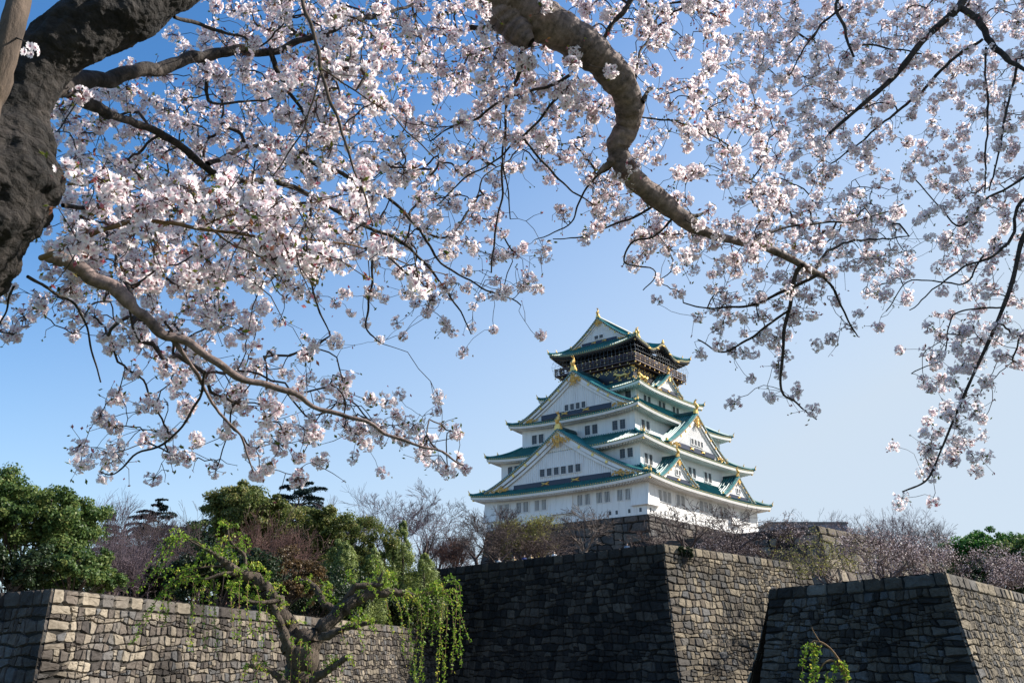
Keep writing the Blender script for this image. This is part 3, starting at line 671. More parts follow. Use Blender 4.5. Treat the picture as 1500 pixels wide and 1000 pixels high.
# stone base of the tower
sb = MB()
def cw(x, y): 
    return V2(CX + x * cos(CYAW) - y * sin(CYAW), CY + x * sin(CYAW) + y * cos(CYAW))
c0, c1, c2 = cw(-16.1, -19.95), cw(16.1, -19.95), cw(16.1, 19.95)
mm, nn1, nn2 = miter(c0, c1, c2)
stone_face(sb, c0, c1, nn1, mm, 20.8, 11.5, 1.5, 21, quoA=True, quoB=True, cap=1.1, tint=(.13, .8)); stone_face(sb, c1, c2, mm, nn2, 20.8, 11.5, 1.5, 22, quoA=True, quoB=True, cap=1.1, tint=(.13, .8))
c3 = cw(-16.1, 19.95); sb.add([(*c0, 20.75), (*c1, 20.75), (*c2, 20.75), (*c3, 20.75)], [(0, 1, 2, 3)], 0, .4)
tag(sb.build('stone_podium', M['stone_base']), 'dark sloping stone podium carrying the white castle tower', 'stone podium')
# ------------------------------------------------------------------ trees behind the walls
def rdir(rg):
    v = np.array([rg.gauss(0, 1) for _ in range(3)]); return v / np.linalg.norm(v)
def bare_skeleton(ts_big, ts_small, rg, H, spread, trunk_r, levels=5, fork=.30, up=.25, base=(0, 0, 0), n0=4, lean=(0, 0), small_at=2, kids=(3, 4), tips=None, tipr=.012, wide=1.):
    """leafless tree: recursive limbs, thick ones into ts_big, twigs into ts_small"""
    rec = []; nt0 = len(tips) if tips is not None else 0
    def limb(p, d, L, r, lev):
        n = 5 if lev < 3 else 4
        pts = [p.copy()]; dd = d.copy(); q = p.copy()
        for i in range(n):
            dd = unit(dd + rdir(rg) * (.22 if lev else .08) + np.array([0, 0, up * (.25 if lev < 2 else .12)])); q = q + dd * L / n; pts.append(q.copy())
        r1 = max(tipr, r * (.62 if lev < levels else .35))
        rr = np.linspace(r, r1, n + 1)
        rec.append((np.array(pts), rr, 7 if lev == 0 else (5 if lev < small_at else 3), lev < small_at))
        if lev >= levels:
            if tips is not None: tips.append(pts[-1]); tips.append(pts[len(pts) // 2])
            return
        k = n0 if lev == 0 else rg.randint(*kids)
        for j in range(k):
            t = 1. if j == 0 else rg.uniform(.45, 1.)
            if lev == 0: t = rg.uniform(.6, 1.)
            i = min(n, max(1, int(round(t * n)))); a0 = pts[i]
            side = rdir(rg); side -= dd * (side @ dd); side = unit(side)
            ang = rg.uniform(.25, .75) * spread if (j or lev == 0) else rg.uniform(.1, .3)
            nd = unit(dd * cos(ang) + side * sin(ang))
            limb(a0, nd, L * rg.uniform(.58, .82) * (1.15 if lev == 0 else 1), max(tipr, rr[i] * rg.uniform(.5, .72)), lev + 1)
    limb(np.array(base, float), unit((lean[0], lean[1], 1)), H * fork, trunk_r, 0)
    f = H / max(p[:, 2].max() for p, *_ in rec); sc = np.array((wide * f, wide * f, f))
    for p, rr, k, bg_ in rec: (ts_big if bg_ else ts_small).add(p * sc, rr, k)
    if tips is not None: tips[:] = tips[:nt0] + [q * sc for q in tips[nt0:]]

def scatter_leaves(cen, rad, n, size, NRs, droop=0., shell=.55, up=.35):
    """n leaf quads inside ellipsoids (cen k,3; rad k,3), weighted to the outside"""
    k = len(cen); idx = NRs.randint(0, k, n)
    d = NRs.normal(size=(n, 3)); d /= np.linalg.norm(d, axis=1)[:, None]
    d[:, 2] = np.where(NRs.rand(n) < up, np.abs(d[:, 2]), d[:, 2])
    rr = (shell + (1 - shell) * NRs.rand(n)) ** 1.0
    P = cen[idx] + d * rad[idx] * rr[:, None]
    nrm = d * .7 + NRs.normal(size=(n, 3)) * .55 + np.array([0, 0, .35]); nrm /= np.linalg.norm(nrm, axis=1)[:, None]
    return P, nrm, idx
def leaf_quads(P, nrm, size, NRs, asp=1.7):
    n = len(P); t = np.cross(nrm, NRs.normal(size=(n, 3))); t /= np.linalg.norm(t, axis=1)[:, None] + 1e-9; b = np.cross(nrm, t)
    s = (size * NRs.uniform(.6, 1.3, n))[:, None]
    V = np.stack([P - t * s * asp * .5, P + b * s * .5 - t * s * .08, P + t * s * asp * .5, P - b * s * .5 - t * s * .08], 1).reshape(-1, 3)
    return V, np.arange(4 * n).reshape(-1, 4)
def tints(n, idx, k, NRs, lo=.15, hi=.95, cl=.22):
    c = NRs.uniform(-cl, cl, k); return np.repeat(np.clip(NRs.uniform(lo, hi, n) + c[idx], 0, 1), 4)

def broadleaf(name, label, loc, H, W, mat, seed, n=16000, leaf=.22, trunk_h=.3, lobes=26, flat=.8, group=None, bark='treebark', clump=.19, shape='round', parts=True, cat='tree'):
    n = int(n * 2.0); leaf *= .68
    rg = random.Random(seed); NRs = np.random.RandomState(seed)
    t = empty(name, loc, 0, label, cat, group)
    big = TS()
    cz = H * (trunk_h + (1 - trunk_h) * .5); rz = H * (1 - trunk_h) * .5
    cen, rad = [], []
    for i in range(lobes):
        for _ in range(30):
            d = rdir(rg); 
            if d[2] > -.55: break
        q = rg.uniform(.45, .88)
        c = np.array([d[0] * W / 2 * q, d[1] * W / 2 * q, cz + d[2] * rz * q])
        r = clump * W * rg.uniform(.65, 1.35); cen.append(c); rad.append((r, r, r * flat))
    cen = np.array(cen); rad = np.array(rad)
    # sub-clumps: each lobe carries smaller tufts so the outline is broken
    c2, r2 = [], []
    for c, r in zip(cen, rad):
        for _ in range(9):
            d = rdir(rg); d[2] = abs(d[2]) * .9 if rg.random() < .7 else d[2]
            c2.append(c + d * r * rg.uniform(.5, 1.)); q = rg.uniform(.22, .48); r2.append(r * q)
    c2 = np.array(c2); r2 = np.array(r2)
    P, nr, idx = scatter_leaves(c2, r2, n, leaf, NRs, shell=.35)
    V, Q = leaf_quads(P, nr, leaf, NRs)
    base = np.array((0, 0, -.3)); top = np.array((rg.uniform(-.3, .3), rg.uniform(-.3, .3), H * trunk_h))
    r0 = .028 * H; big.add(smoothline([base, (base + top) / 2 + rdir(rg) * .15, top], 4), np.linspace(r0 * 1.25, r0 * .8, 9), 8)
    for c in cen[::1]:
        m = top + (c - top) * .45 + rdir(rg) * .25 * W * .12 + np.array((0, 0, .03 * H)); L = smoothline([top, m, c], 4)
        big.add(L, np.linspace(r0 * .42, .03, len(L)), 5)
    for c, r in zip(c2[::3], r2[::3]):
        i = int(np.argmin(np.linalg.norm(cen - c, axis=1))); big.add([cen[i], (cen[i] + c) / 2 + rdir(rg) * .1, c], [.04, .03, .015], 3)
    big.build('trunk', M[bark], t)
    np_mesh('crown', V, Q, M[mat], t, attrs={'tint': tints(n, idx, len(c2), NRs)})
    return t

def bare_tree(name, label, loc, H, seed, mat='baretwig', spread=1.0, levels=5, trunk_r=None, fork=.3, up=.25, n0=4, group=None, lean=(0, 0), leaves=None, kids=(3, 4), tipr=.012, stems=1, cat='tree', leafsize=.12, leafn=3, keep=1., wide=1.):
    rg = random.Random(seed); NRs = np.random.RandomState(seed)
    t = empty(name, loc, 0, label, cat, group); a, b = TS(), TS(); tips = []
    for s in range(stems):
        ln = (lean[0] + rg.uniform(-.5, .5) * (stems > 1), lean[1] + rg.uniform(-.5, .5) * (stems > 1))
        bare_skeleton(a, b, rg, H * (1 if s == 0 else rg.uniform(.7, 1)), spread, trunk_r or .022 * H, levels, fork, up, (0, 0, -.3), n0, ln, tips=tips, kids=kids, tipr=tipr, wide=wide)
    a.build('trunk', M[mat if mat != 'baretwig_violet' else 'baretwig'], t); tw = b.build('twigs', M[mat], t)
    if leaves:
        T = np.array(tips); T = T[NRs.rand(len(T)) < keep]; n = len(T) * leafn; idx = NRs.randint(0, len(T), n)
        P = T[idx] + NRs.normal(size=(n, 3)) * .22; nr = NRs.normal(size=(n, 3)); nr /= np.linalg.norm(nr, axis=1)[:, None]
        V, Q = leaf_quads(P, nr, leafsize, NRs, 1.2)
        np_mesh('blossoms' if leaves == 'farblossom' else 'crown', V, Q, M[leaves], t, attrs={'tint': np.repeat(NRs.rand(n), 4)})
    return t

def juniper(name, label, loc, H, W, seed, spires, n=14000, mat='leaf_juniper', leaf=.16, group=None):
    """dense conifer of several upright flame-shaped spires"""
    rg = random.Random(seed); NRs = np.random.RandomState(seed); t = empty(name, loc, 0, label, 'tree', group)
    n = int(n * 2.2); leaf *= .62
    P_, N_, I_ = [], [], []; k = 0; big = TS()
    for si in range(spires):
        a = rg.uniform(0, 6.28); q = 0 if si == 0 else rg.uniform(.4, 1.)
        bx, by = cos(a) * W * .38 * q, sin(a) * W * .38 * q; h = H * (1 if si == 0 else rg.uniform(.62, .97)) ; w = W * rg.uniform(.24, .34)
        big.add([(bx * .3, by * .3, -.3), (bx, by, h * .3), (bx, by, h * .95)], [.03 * H, .02 * H, .03], 6)
        for j in range(64):
            u = rg.random() ** .8; ang = rg.uniform(0, 6.28) ; prof = w * (1 - u) ** .62 * (.35 + .65 * min(1, u * 6 + .25)); z = h * (.04 + .93 * u)
            c = np.array((bx + cos(ang) * prof * .72, by + sin(ang) * prof * .72, z)); m = max(30, int(n / spires / 64))
            r = max(.22, prof * .42); d = NRs.normal(size=(m, 3)); d /= np.linalg.norm(d, axis=1)[:, None]
            out = np.array((cos(ang), sin(ang), .9)); p = c + d * np.array((r, r, r * 1.3)) * NRs.uniform(.4, 1, (m, 1)) + out * r * .4 * NRs.rand(m, 1) ** 2
            nn = d + out * .5 + NRs.normal(size=(m, 3)) * .4; nn /= np.linalg.norm(nn, axis=1)[:, None]
            P_.append(p); N_.append(nn); I_.append(np.full(m, k)); k += 1
    P = np.concatenate(P_); N = np.concatenate(N_); I = np.concatenate(I_)
    V, Q = leaf_quads(P, N, leaf, NRs, 2.2)
    big.build('trunk', M['treebark'], t); np_mesh('crown', V, Q, M[mat], t, attrs={'tint': tints(len(P), I, k, NRs)})
    return t

def cedar(name, label, loc, H, W, seed, group=None, n_t=15, lean=0):
    """conifer with drooping tiers of flat boughs and open gaps"""
    rg = random.Random(seed); NRs = np.random.RandomState(seed); t = empty(name, loc, 0, label, 'tree', group); big = TS(); P_ = []; I_ = []; k = 0
    big.add([(0, 0, -.3), (lean * .4, 0, H * .5), (lean, 0, H)], [.018 * H, .012 * H, .02], 6)
    for i in range(n_t):
        u = .2 + .78 * i / (n_t - 1); z = H * u; L = W / 2 * (1 - u) ** .7 * 1.3 + .3
        for j in range(6):
            a = rg.uniform(0, 6.28); l = L * rg.uniform(.6, 1.15); c0 = np.array((lean * u, 0, z))
            e = c0 + np.array((cos(a) * l, sin(a) * l, l * rg.uniform(-.1, .28))); m = (c0 + e) / 2 + (0, 0, .12 * l)
            Ln = smoothline([c0, m, e], 4); big.add(Ln, np.linspace(.06, .02, len(Ln)), 3)
            nb = int(170 * l); s = NRs.uniform(.25, 1.05, nb)
            ctr = c0 + (e - c0) * s[:, None] + np.array((0, 0, .12 * l)) * (4 * s * (1 - s))[:, None]
            w = .30 * l * (1.1 - s * .8); sd = np.array((-sin(a), cos(a), 0))
            ctr = ctr + sd * (NRs.uniform(-1, 1, nb) * w)[:, None]; ctr[:, 2] -= np.abs(NRs.normal(size=nb)) * .09 * (.5 + l * .3); P_.append(ctr); I_.append(np.full(nb, k)); k += 1
    P = np.concatenate(P_); n = len(P); nr = NRs.normal(size=(n, 3)) * .5 + (0, 0, 1); nr /= np.linalg.norm(nr, axis=1)[:, None]
    V, Q = leaf_quads(P, nr, .13, NRs, 2.4)
    big.build('trunk', M['treebark'], t); np_mesh('crown', V, Q, M['leaf_cedar'], t, attrs={'tint': tints(n, np.concatenate(I_), k, NRs)})
    return t

def ptree(px, top, Y, ground):                      # place by where the crown's top shows: returns base location and height
    p = at(px, top, Y); return (p[0], Y, ground), p[2] - ground
def pw(w, Y): return w / FPX * Y * 1.0
GL = ZL - .25; GA = ZA - 1.15; GB = ZB - .25
# --- left group, beyond the low wall
loc, h = ptree(48, 702, 62, GL); broadleaf('camphor_tree', 'big dense dark green evergreen tree above the left end of the low wall', loc, h * 1.0, pw(215, 62), 'leaf', 31, 34000, .19, .12, 40, .8, clump=.17)
loc, h = ptree(-70, 690, 66, GL); broadleaf('camphor_tree', 'evergreen tree cut by the left edge of the view', loc, h, pw(220, 66), 'leaf', 32, 14000, .22, .15, 26)
loc, h = ptree(120, 800, 58, GL); broadleaf('evergreen_bush', 'low rounded dark green bush directly behind the low wall under the big evergreen', loc, h, pw(120, 58), 'leaf', 33, 8000, .18, .02, 18, cat='bush')
loc, h = ptree(378, 712, 96, GL); broadleaf('oak_tree', 'olive green domed evergreen tree in front of the tallest cedar', loc, h, pw(150, 96), 'leaf_olive', 34, 24000, .24, .38, 30, .75, clump=.19)
loc, h = ptree(318, 722, 104, GL); broadleaf('oak_tree', 'dark domed evergreen tree left of the olive green dome', loc, h, pw(90, 104), 'leaf', 35, 9000, .25, .4, 18)
loc, h = ptree(500, 733, 97, GL); broadleaf('oak_tree', 'wide olive green evergreen tree beside the upright juniper spires', loc, h, pw(150, 97), 'leaf_olive', 36, 24000, .22, .2, 34, .85, clump=.17)
loc, h = ptree(590, 757, 100, GL); juniper('juniper_tree', 'fresh green juniper with many upright spires against the dark bastion', loc, h, pw(125, 100), 37, 9, 26000, leaf=.17)
loc, h = ptree(508, 790, 85, GL); juniper('juniper_tree', 'broad juniper bush with a single rounded cone, left of the upright spires', loc, h, pw(140, 85), 38, 6, 20000, leaf=.16)
loc, h = ptree(330, 800, 66, GL); broadleaf('evergreen_shrub', 'dark green shrub mass behind the willow branches', loc, h, pw(150, 66), 'leaf_dark', 39, 14000, .2, .02, 24, cat='shrub')
loc, h = ptree(420, 810, 70, GL); broadleaf('evergreen_shrub', 'russet brown shrub between dark shrub and juniper', loc, h, pw(110, 70), 'leaf_russet', 40, 6000, .16, .05, 20, cat='shrub')
loc, h = ptree(245, 815, 72, GL); broadleaf('evergreen_shrub', 'near-black shrub in the shade behind the lit wall', loc, h, pw(80, 72), 'leaf_dark', 41, 7000, .2, .02, 16, cat='shrub')
loc, h = ptree(462, 850, 79, GL); broadleaf('evergreen_shrub', 'low dark shrub at the foot of the juniper cone', loc, h, pw(190, 79), 'leaf_dark', 42, 12000, .2, .01, 26, cat='shrub')
loc, h = ptree(585, 868, 98, GL); broadleaf('evergreen_shrub', 'low dark shrub under the juniper spires next to the bastion', loc, h, pw(120, 98), 'leaf_dark', 43, 8000, .2, .01, 20, cat='shrub')
for px, top, Y, w, H0, lab in ((228, 728, 118, 62, 17, 'small dark cedar with a tilted top above the brown bare trees'), (160, 748, 122, 44, 14, 'smallest distant cedar right of the big evergreen'), (440, 699, 116, 96, 20, 'tallest blue green cedar with spreading tiers behind the olive dome'), (358, 707, 120, 46, 18, 'thin cedar tip rising over the dark domed evergreen')):
    loc, h = ptree(px, top, Y, GL); cedar('cedar_tree', lab, loc, h, pw(w, Y) * 2.6, int(px), lean=(1. if px == 228 else 0))
loc, h = ptree(20, 800, 56, GL); broadleaf('evergreen_shrub', 'dull green shrub at the left edge above the shaded wall face', loc, h, pw(130, 56), 'leaf_dark', 44, 9000, .18, .02, 20, cat='shrub')
loc, h = ptree(90, 818, 64, GL); broadleaf('evergreen_shrub', 'small dark shrub under the big evergreen beside its trunk', loc, h, pw(110, 64), 'leaf_dark', 45, 8000, .18, .02, 18, cat='shrub')
# bare brown trees filling the back
GRP = 'bare brown trees behind the low wall'
for i, (px, top, Y, mat, sp) in enumerate(((180, 770, 84, 'baretwig_violet', 1.1), (222, 752, 92, 'baretwig', 1.1), (262, 742, 98, 'baretwig_violet', 1.), (300, 735, 104, 'baretwig', 1.), (345, 748, 86, 'baretwig_red', 1.1), (290, 765, 78, 'baretwig', 1.2), (415, 770, 82, 'baretwig_red', 1.2), (150, 800, 74, 'baretwig', 1.2), (215, 795, 70, 'baretwig_violet', 1.2), (182, 722, 110, 'baretwig_violet', .7), (455, 735, 112, 'baretwig_violet', .9), (520, 722, 122, 'baretwig_violet', 1.))):
    loc, h = ptree(px, top, Y, GL)
    lab = ['violet-brown bare tree at the right side of the big evergreen', 'grey-brown bare tree below the small tilted cedar', 'violet-brown bare tree rising right of the small cedar', 'tall grey bare tree left of the dark dome', 'reddish bare tree in front of the olive dome', 'spreading grey bare tree above the shaded wall end', 'reddish bare tree above the russet shrub', 'low grey bare tree next to the low rounded bush', 'low violet-brown bare tree above the sunlit capstones', 'thin upright bare tree poking above the others near the big evergreen', 'pale bare tree behind the tallest cedar', 'bare rounded crown behind the wide olive tree'][i]
    bare_tree('bare_tree', lab, loc, h * 1.05, 100 + i, mat, sp, 5, up=.4, n0=5, group=GRP, stems=2, kids=(3, 4), tipr=.014)
# zelkovas and park trees left of the castle
loc, h = ptree(625, 706, 118, GA); bare_tree('zelkova_tree', 'fan-shaped bare tree with a dark trunk standing free against the sky left of the castle', loc, h, 130, 'baretwig_violet', .72, 7, .3, .24, .12, 6, kids=(2, 3), tipr=.014, wide=1.25)
loc, h = ptree(577, 716, 124, GA); bare_tree('zelkova_tree', 'reddish bare tree left of the fan-shaped bare tree', loc, h, 131, 'baretwig_violet', .72, 7, .28, .24, .12, 6, kids=(2, 3), tipr=.014, wide=1.25)
loc, h = ptree(715, 728, 112, GA); bare_tree('budding_tree', 'bare tree with dark twisted limbs overlapping the left corner of the castle', loc, h, 132, 'baretwig', .72, 7, .24, .24, .12, 6, kids=(2, 3), tipr=.014, wide=1.25)
loc, h = ptree(768, 752, 114, GA); bare_tree('budding_tree', 'tree with fresh yellow green buds before the castle wall', loc, h, 133, 'baretwig_pale', 1.2, 6, .16, .26, .25, 5, leaves='youngleaf', kids=(3, 4), tipr=.013, leafsize=.13, leafn=2, stems=2)
loc, h = ptree(672, 775, 116, GA); bare_tree('bare_tree', 'pinkish low bare tree above the left end of the bastion', loc, h, 134, 'baretwig_red', 1.3, 5, up=.3, n0=6, stems=3, tipr=.014)
loc, h = ptree(640, 770, 122, GA); bare_tree('bare_tree', 'pinkish bare thicket behind the juniper spires', loc, h, 135, 'baretwig_violet', 1.2, 5, up=.3, n0=6, stems=3, tipr=.014)
for i, (px, top, Y, lab) in enumerate(((700, 745, 108, 'dark bare tree in front of the podium, under the eave tip of the castle'), (735, 765, 104, 'low dark bare tree behind the people at the left end of the bastion'), (812, 762, 102, 'bare tree between the yellow green budding tree and the pale-limbed cherry'))):
    loc, h = ptree(px, top, Y, GA); bare_tree('bare_cherry', lab, loc, h * 1.05, 240 + i, 'baretwig', 1.35, 6, .04 * h, .22, .2, 6, kids=(3, 3), tipr=.013, wide=1.3)
# bare cherries along the bastion edge
for i, (px, top, Y, lab) in enumerate(((856, 745, 96, 'bare pale-limbed cherry on the bastion in front of the tower podium'), (1000, 742, 91.5, 'dark bare cherry at the corner of the bastion'), (1072, 743, 100, 'broad bare cherry in front of the sunlit castle wall'), (945, 770, 100, 'small bare tree before the podium corner'), (790, 770, 108, 'low bare thicket before the dark podium'), (1120, 760, 104, 'dark bare cherry before the inner rampart'))):
    loc, h = ptree(px, top, Y, GA); bare_tree('bare_cherry', lab, loc, h * 1.12, 150 + i, 'baretwig_pale' if i in (0,) else 'baretwig', 1.15, 6, .055 * h, .2, .16, 6, kids=(2, 3), tipr=.019, stems=1 if i != 4 else 3, wide=1.55, leaves=('farblossom' if i in (5,) else None), leafn=1)
for i, (px, top, Y, lab) in enumerate(((1050, 778, 98.5, 'low pink cherry bush behind the bastion capstones'), (1090, 785, 102.5, 'low pink cherry bush beside the inner rampart'))):
    loc, h = ptree(px, top, Y, GA); bare_tree('cherry_bush', lab, loc, h * 1.1, 170 + i, 'baretwig', 1.4, 5, .04 * h, .2, .22, 6, kids=(2, 3), tipr=.012, stems=3, leaves='farblossom' if i < 2 else None, leafn=1, leafsize=.09, cat='bush')
loc, h = ptree(1002, 780, 84.8, 6.6); broadleaf('evergreen_shrub', 'small dark evergreen shrub growing out of the bastion corner', (at(1003, 806, 86)[0], 86.2, GA - .6), 1.9, 1.7, 'leaf_dark', 60, 2500, .14, .02, 10, cat='shrub')
# right-hand group on the lower terrace
for i, (px, top, Y, mat, lv, lab) in enumerate(((1283, 772, 76, 'baretwig', 'farblossom', 'broad pink flowering cherry with a forked dark trunk above the lower bastion'), (1345, 782, 84, 'baretwig', 'farblossom', 'pink cherry behind and right of the forked one'), (1402, 798, 80, 'baretwig', 'farblossom', 'pale pink cherry in front of the round green tree'), (1205, 776, 92, 'baretwig_pale', 'youngleaf', 'olive tinged tree hiding the corner of the inner rampart'), (1458, 812, 84, 'baretwig', 'farblossom', 'thin pink cherry near the right edge'))):
    loc, h = ptree(px, top, Y, GB); bare_tree('pink_cherry', lab, loc, h, 190 + i, mat, 1.15, 6, .05 * h, .2, .14, 6, kids=(2, 3), tipr=.017, wide=1.5, leaves=lv, leafsize=.11, leafn=2)
for i, (px, top, Y, lab) in enumerate(((1165, 748, 140, 'bare crown over the flat-roofed building'), (1215, 752, 136, 'bare crown at the right end of the flat roof'), (1262, 750, 138, 'violet bare crown behind the forked pink cherry'), (1330, 745, 142, 'tallest violet bare crown among the pink cherries'), (1368, 760, 136, 'violet bare crown left of the round green tree'), (1300, 758, 130, 'grey bare crown between two violet crowns'), (1492, 785, 140, 'far violet bare crown at the right edge'))):
    loc, h = ptree(px, top, Y, GA); bare_tree('bare_tree', lab, loc, h * 1.05, 210 + i, 'baretwig_violet' if i % 2 else 'baretwig', 1.1, 6, .2, .28, .25, 6, kids=(2, 3), tipr=.014, stems=2, group='bare crowns behind the right bastion')
loc, h = ptree(1438, 770, 104, GB); broadleaf('camphor_tree', 'round bright green evergreen tree at the right behind the pink cherries', loc, h, pw(125, 104), 'leaf_bright', 61, 22000, .25, .3, 30, .75)
loc, h = ptree(1490, 800, 98, GB); broadleaf('camphor_tree', 'dark green evergreen tree at the right edge, beside the round bright one', loc, h, pw(100, 98), 'leaf', 62, 12000, .25, .2, 24)
loc, h = ptree(1440, 825, 92, GB); broadleaf('evergreen_shrub', 'dim green shrub below the round bright tree', loc, h, pw(120, 92), 'leaf_dark', 63, 9000, .22, .02, 20, cat='shrub')
# ------------------------------------------------------------------ willow on the near bank
def traced(pts, Y):                                  # (px, py, width px[, dY]) -> points and radii
    P, r = [], []
    for q in pts:
        yy = Y + (q[3] if len(q) > 3 else 0); p = at(q[0], q[1], yy); P.append(p); r.append(q[2] / FPX * yy * .5 * .82)
    S = smoothline(np.column_stack([P, r]), 6); return S[:, :3], np.maximum(S[:, 3], .003)
WY = 13.0
wb = at(440, 1128, WY); willow = empty('willow_tree', (wb[0], WY, -1.6), 0, 'old pollarded willow with bare twisted limbs and hanging bright green shoots', 'tree')
WOFF = (wb[0], WY, -1.6); wr = random.Random(5); WN = np.random.RandomState(5)
def rough(P, r, amp=.12):
    return P + WN.normal(size=P.shape) * (r * amp)[:, None], r * (1 + WN.uniform(-.12, .12, len(r)))
limbs = [
 [(438, 1135, 62), (440, 1080, 52), (440, 1030, 48), (440, 985, 50), (441, 950, 58), (444, 935, 50)],
 [(436, 960, 34), (424, 925, 31), (408, 893, 28, -.1), (392, 868, 24, -.15), (376, 848, 21, -.2), (356, 841, 17, -.3), (336, 828, 14, -.4), (320, 815, 10, -.5), (306, 806, 6, -.6)],
 [(430, 965, 20, -.2), (415, 925, 16, -.25), (405, 900, 13, -.3), (398, 880, 11, -.3), (402, 868, 8, -.3)],
 [(450, 955, 32), (472, 922, 27, .1), (500, 893, 23, .2), (528, 875, 19, .3), (560, 867, 15, .4), (588, 868, 11, .5), (612, 874, 6, .6)],
 [(462, 930, 18, .3), (486, 908, 15, .4), (490, 893, 13, .4), (474, 884, 12, .4), (466, 866, 11, .45), (452, 853, 10, .5), (440, 850, 7, .55)],
 [(484, 905, 11, .3), (500, 888, 9, .3), (520, 860, 12, .25), (548, 857, 8, .3), (562, 856, 5, .3)],
 [(470, 935, 15, -.2), (500, 922, 11, -.25), (530, 914, 8, -.3), (552, 909, 4, -.3)],
 [(452, 1000, 18, -.2), (474, 985, 13, -.3), (490, 974, 11, -.35), (508, 962, 9, -.4)],
 [(434, 1020, 16, -.2), (412, 995, 12, -.3), (390, 980, 9, -.35), (360, 974, 5, -.4)],
 [(356, 841, 9, -.3), (328, 840, 7, -.5), (300, 848, 4, -.6)],
 [(376, 850, 10, -.2), (360, 832, 7, -.2), (357, 812, 6, -.2), (337, 792, 5, -.25), (333, 765, 3, -.3)],
 [(410, 905, 10, -.2), (380, 884, 6, -.3), (355, 876, 4, -.35), (335, 862, 3, -.4)],
 [(405, 880, 8, -.3), (380, 882, 6, -.5), (352, 878, 3, -.7)],
 [(545, 868, 9, .4), (556, 850, 7, .4), (560, 838, 3, .4)],
 [(588, 868, 6, .5), (604, 882, 4, .55), (616, 868, 3, .6)],
 [(306, 806, 5, -.6), (285, 795, 3, -.7), (266, 783, 2.4, -.8)],
 [(335, 828, 4, -.4), (300, 830, 3, -.6), (268, 838, 2.4, -.7), (255, 850, 2, -.8)],
]
tr = TS(); anchors = []
for i, l in enumerate(limbs):
    P, r = traced(l, WY); P2, r2 = rough(P, r, .16)
    if i == 0:
        tr.add(P2, r2, 14); tr.build('trunk', M['willowbark'], willow, WOFF)
    else:
        t = TS(); t.add(P2, r2, 10); o = t.build('limb', M['willowbark'], willow, WOFF)
        anchors += [(p, q) for p, q in zip(P[len(P) // 3:], r[len(P) // 3:])]
shoots = TS(); LP = []; LI = []
def shoot(pts, dens=1., r0=.006, spread=.03):
    S = smoothline(pts, 6); shoots.add(S, np.linspace(r0, .002, len(S)), 4)
    L = np.linalg.norm(np.diff(S, axis=0), axis=1).sum(); n = int(L * 95 * dens)
    u = WN.uniform(.12, 1, n) * (len(S) - 1); i = np.minimum(u.astype(int), len(S) - 2); f = (u - i)[:, None]
    LP.append(S[i] * (1 - f) + S[i + 1] * f + WN.normal(size=(n, 3)) * spread * .6); LI.append(WN.uniform(-.25, .25) + WN.uniform(.2, .9, n))
def hang(sx, sy, px_, py_, ex, ey, dY=0., dens=1.):
    shoot([at(sx, sy, WY + dY), at((sx + px_) / 2, (sy + py_) / 2 - 5, WY + dY), at(px_, py_, WY + dY - .05), at((px_ * .6 + ex * .4), py_ + (ey - py_) * .5, WY + dY - .1), at(ex, ey, WY + dY - .1)], dens)
for a in ((268, 784, 232, 800, 183, 866), (270, 784, 240, 802, 203, 868), (262, 785, 245, 805, 226, 858), (300, 800, 262, 790, 222, 845), (300, 804, 285, 830, 275, 940), (258, 848, 244, 860, 232, 905), (262, 846, 235, 870, 196, 920), (300, 848, 286, 860, 278, 952), (305, 850, 297, 862, 300, 948), (312, 852, 306, 870, 308, 900), (322, 850, 314, 880, 318, 962), (345, 850, 338, 870, 343, 935), (352, 845, 350, 870, 352, 940), (364, 850, 362, 880, 368, 930), (372, 856, 380, 880, 384, 948), (300, 840, 250, 868, 240, 915), (280, 842, 228, 880, 190, 945)):
    hang(*a, dY=wr.uniform(-.8, -.2), dens=1.2)
for a in ((615, 872, 640, 858, 652, 990), (620, 870, 648, 862, 640, 1000), (622, 866, 664, 846, 688, 940), (620, 866, 672, 856, 676, 975), (625, 868, 668, 870, 662, 985), (612, 874, 636, 890, 632, 945), (600, 874, 612, 890, 606, 1010), (596, 872, 616, 885, 620, 1010), (590, 870, 604, 880, 600, 990), (600, 872, 622, 900, 612, 1010), (584, 868, 598, 900, 610, 1000), (630, 865, 655, 880, 650, 1005), (626, 870, 660, 875, 671, 960), (575, 868, 588, 900, 592, 960), (560, 866, 570, 900, 575, 925), (608, 872, 628, 875, 626, 920)):
    hang(*a, dY=wr.uniform(.2, .8), dens=1.2)
for sx, sy, ex, ey in ((442, 940, 436, 1010), (448, 942, 452, 1005), (430, 935, 424, 1010), (452, 950, 458, 990), (400, 905, 398, 950), (520, 915, 536, 958), (498, 920, 506, 945), (480, 985, 500, 1000), (365, 975, 350, 1000), (380, 975, 372, 1005)):
    hang(sx, sy, (sx * .6 + ex * .4), sy + 8, ex, ey, dY=-.45, dens=.8)
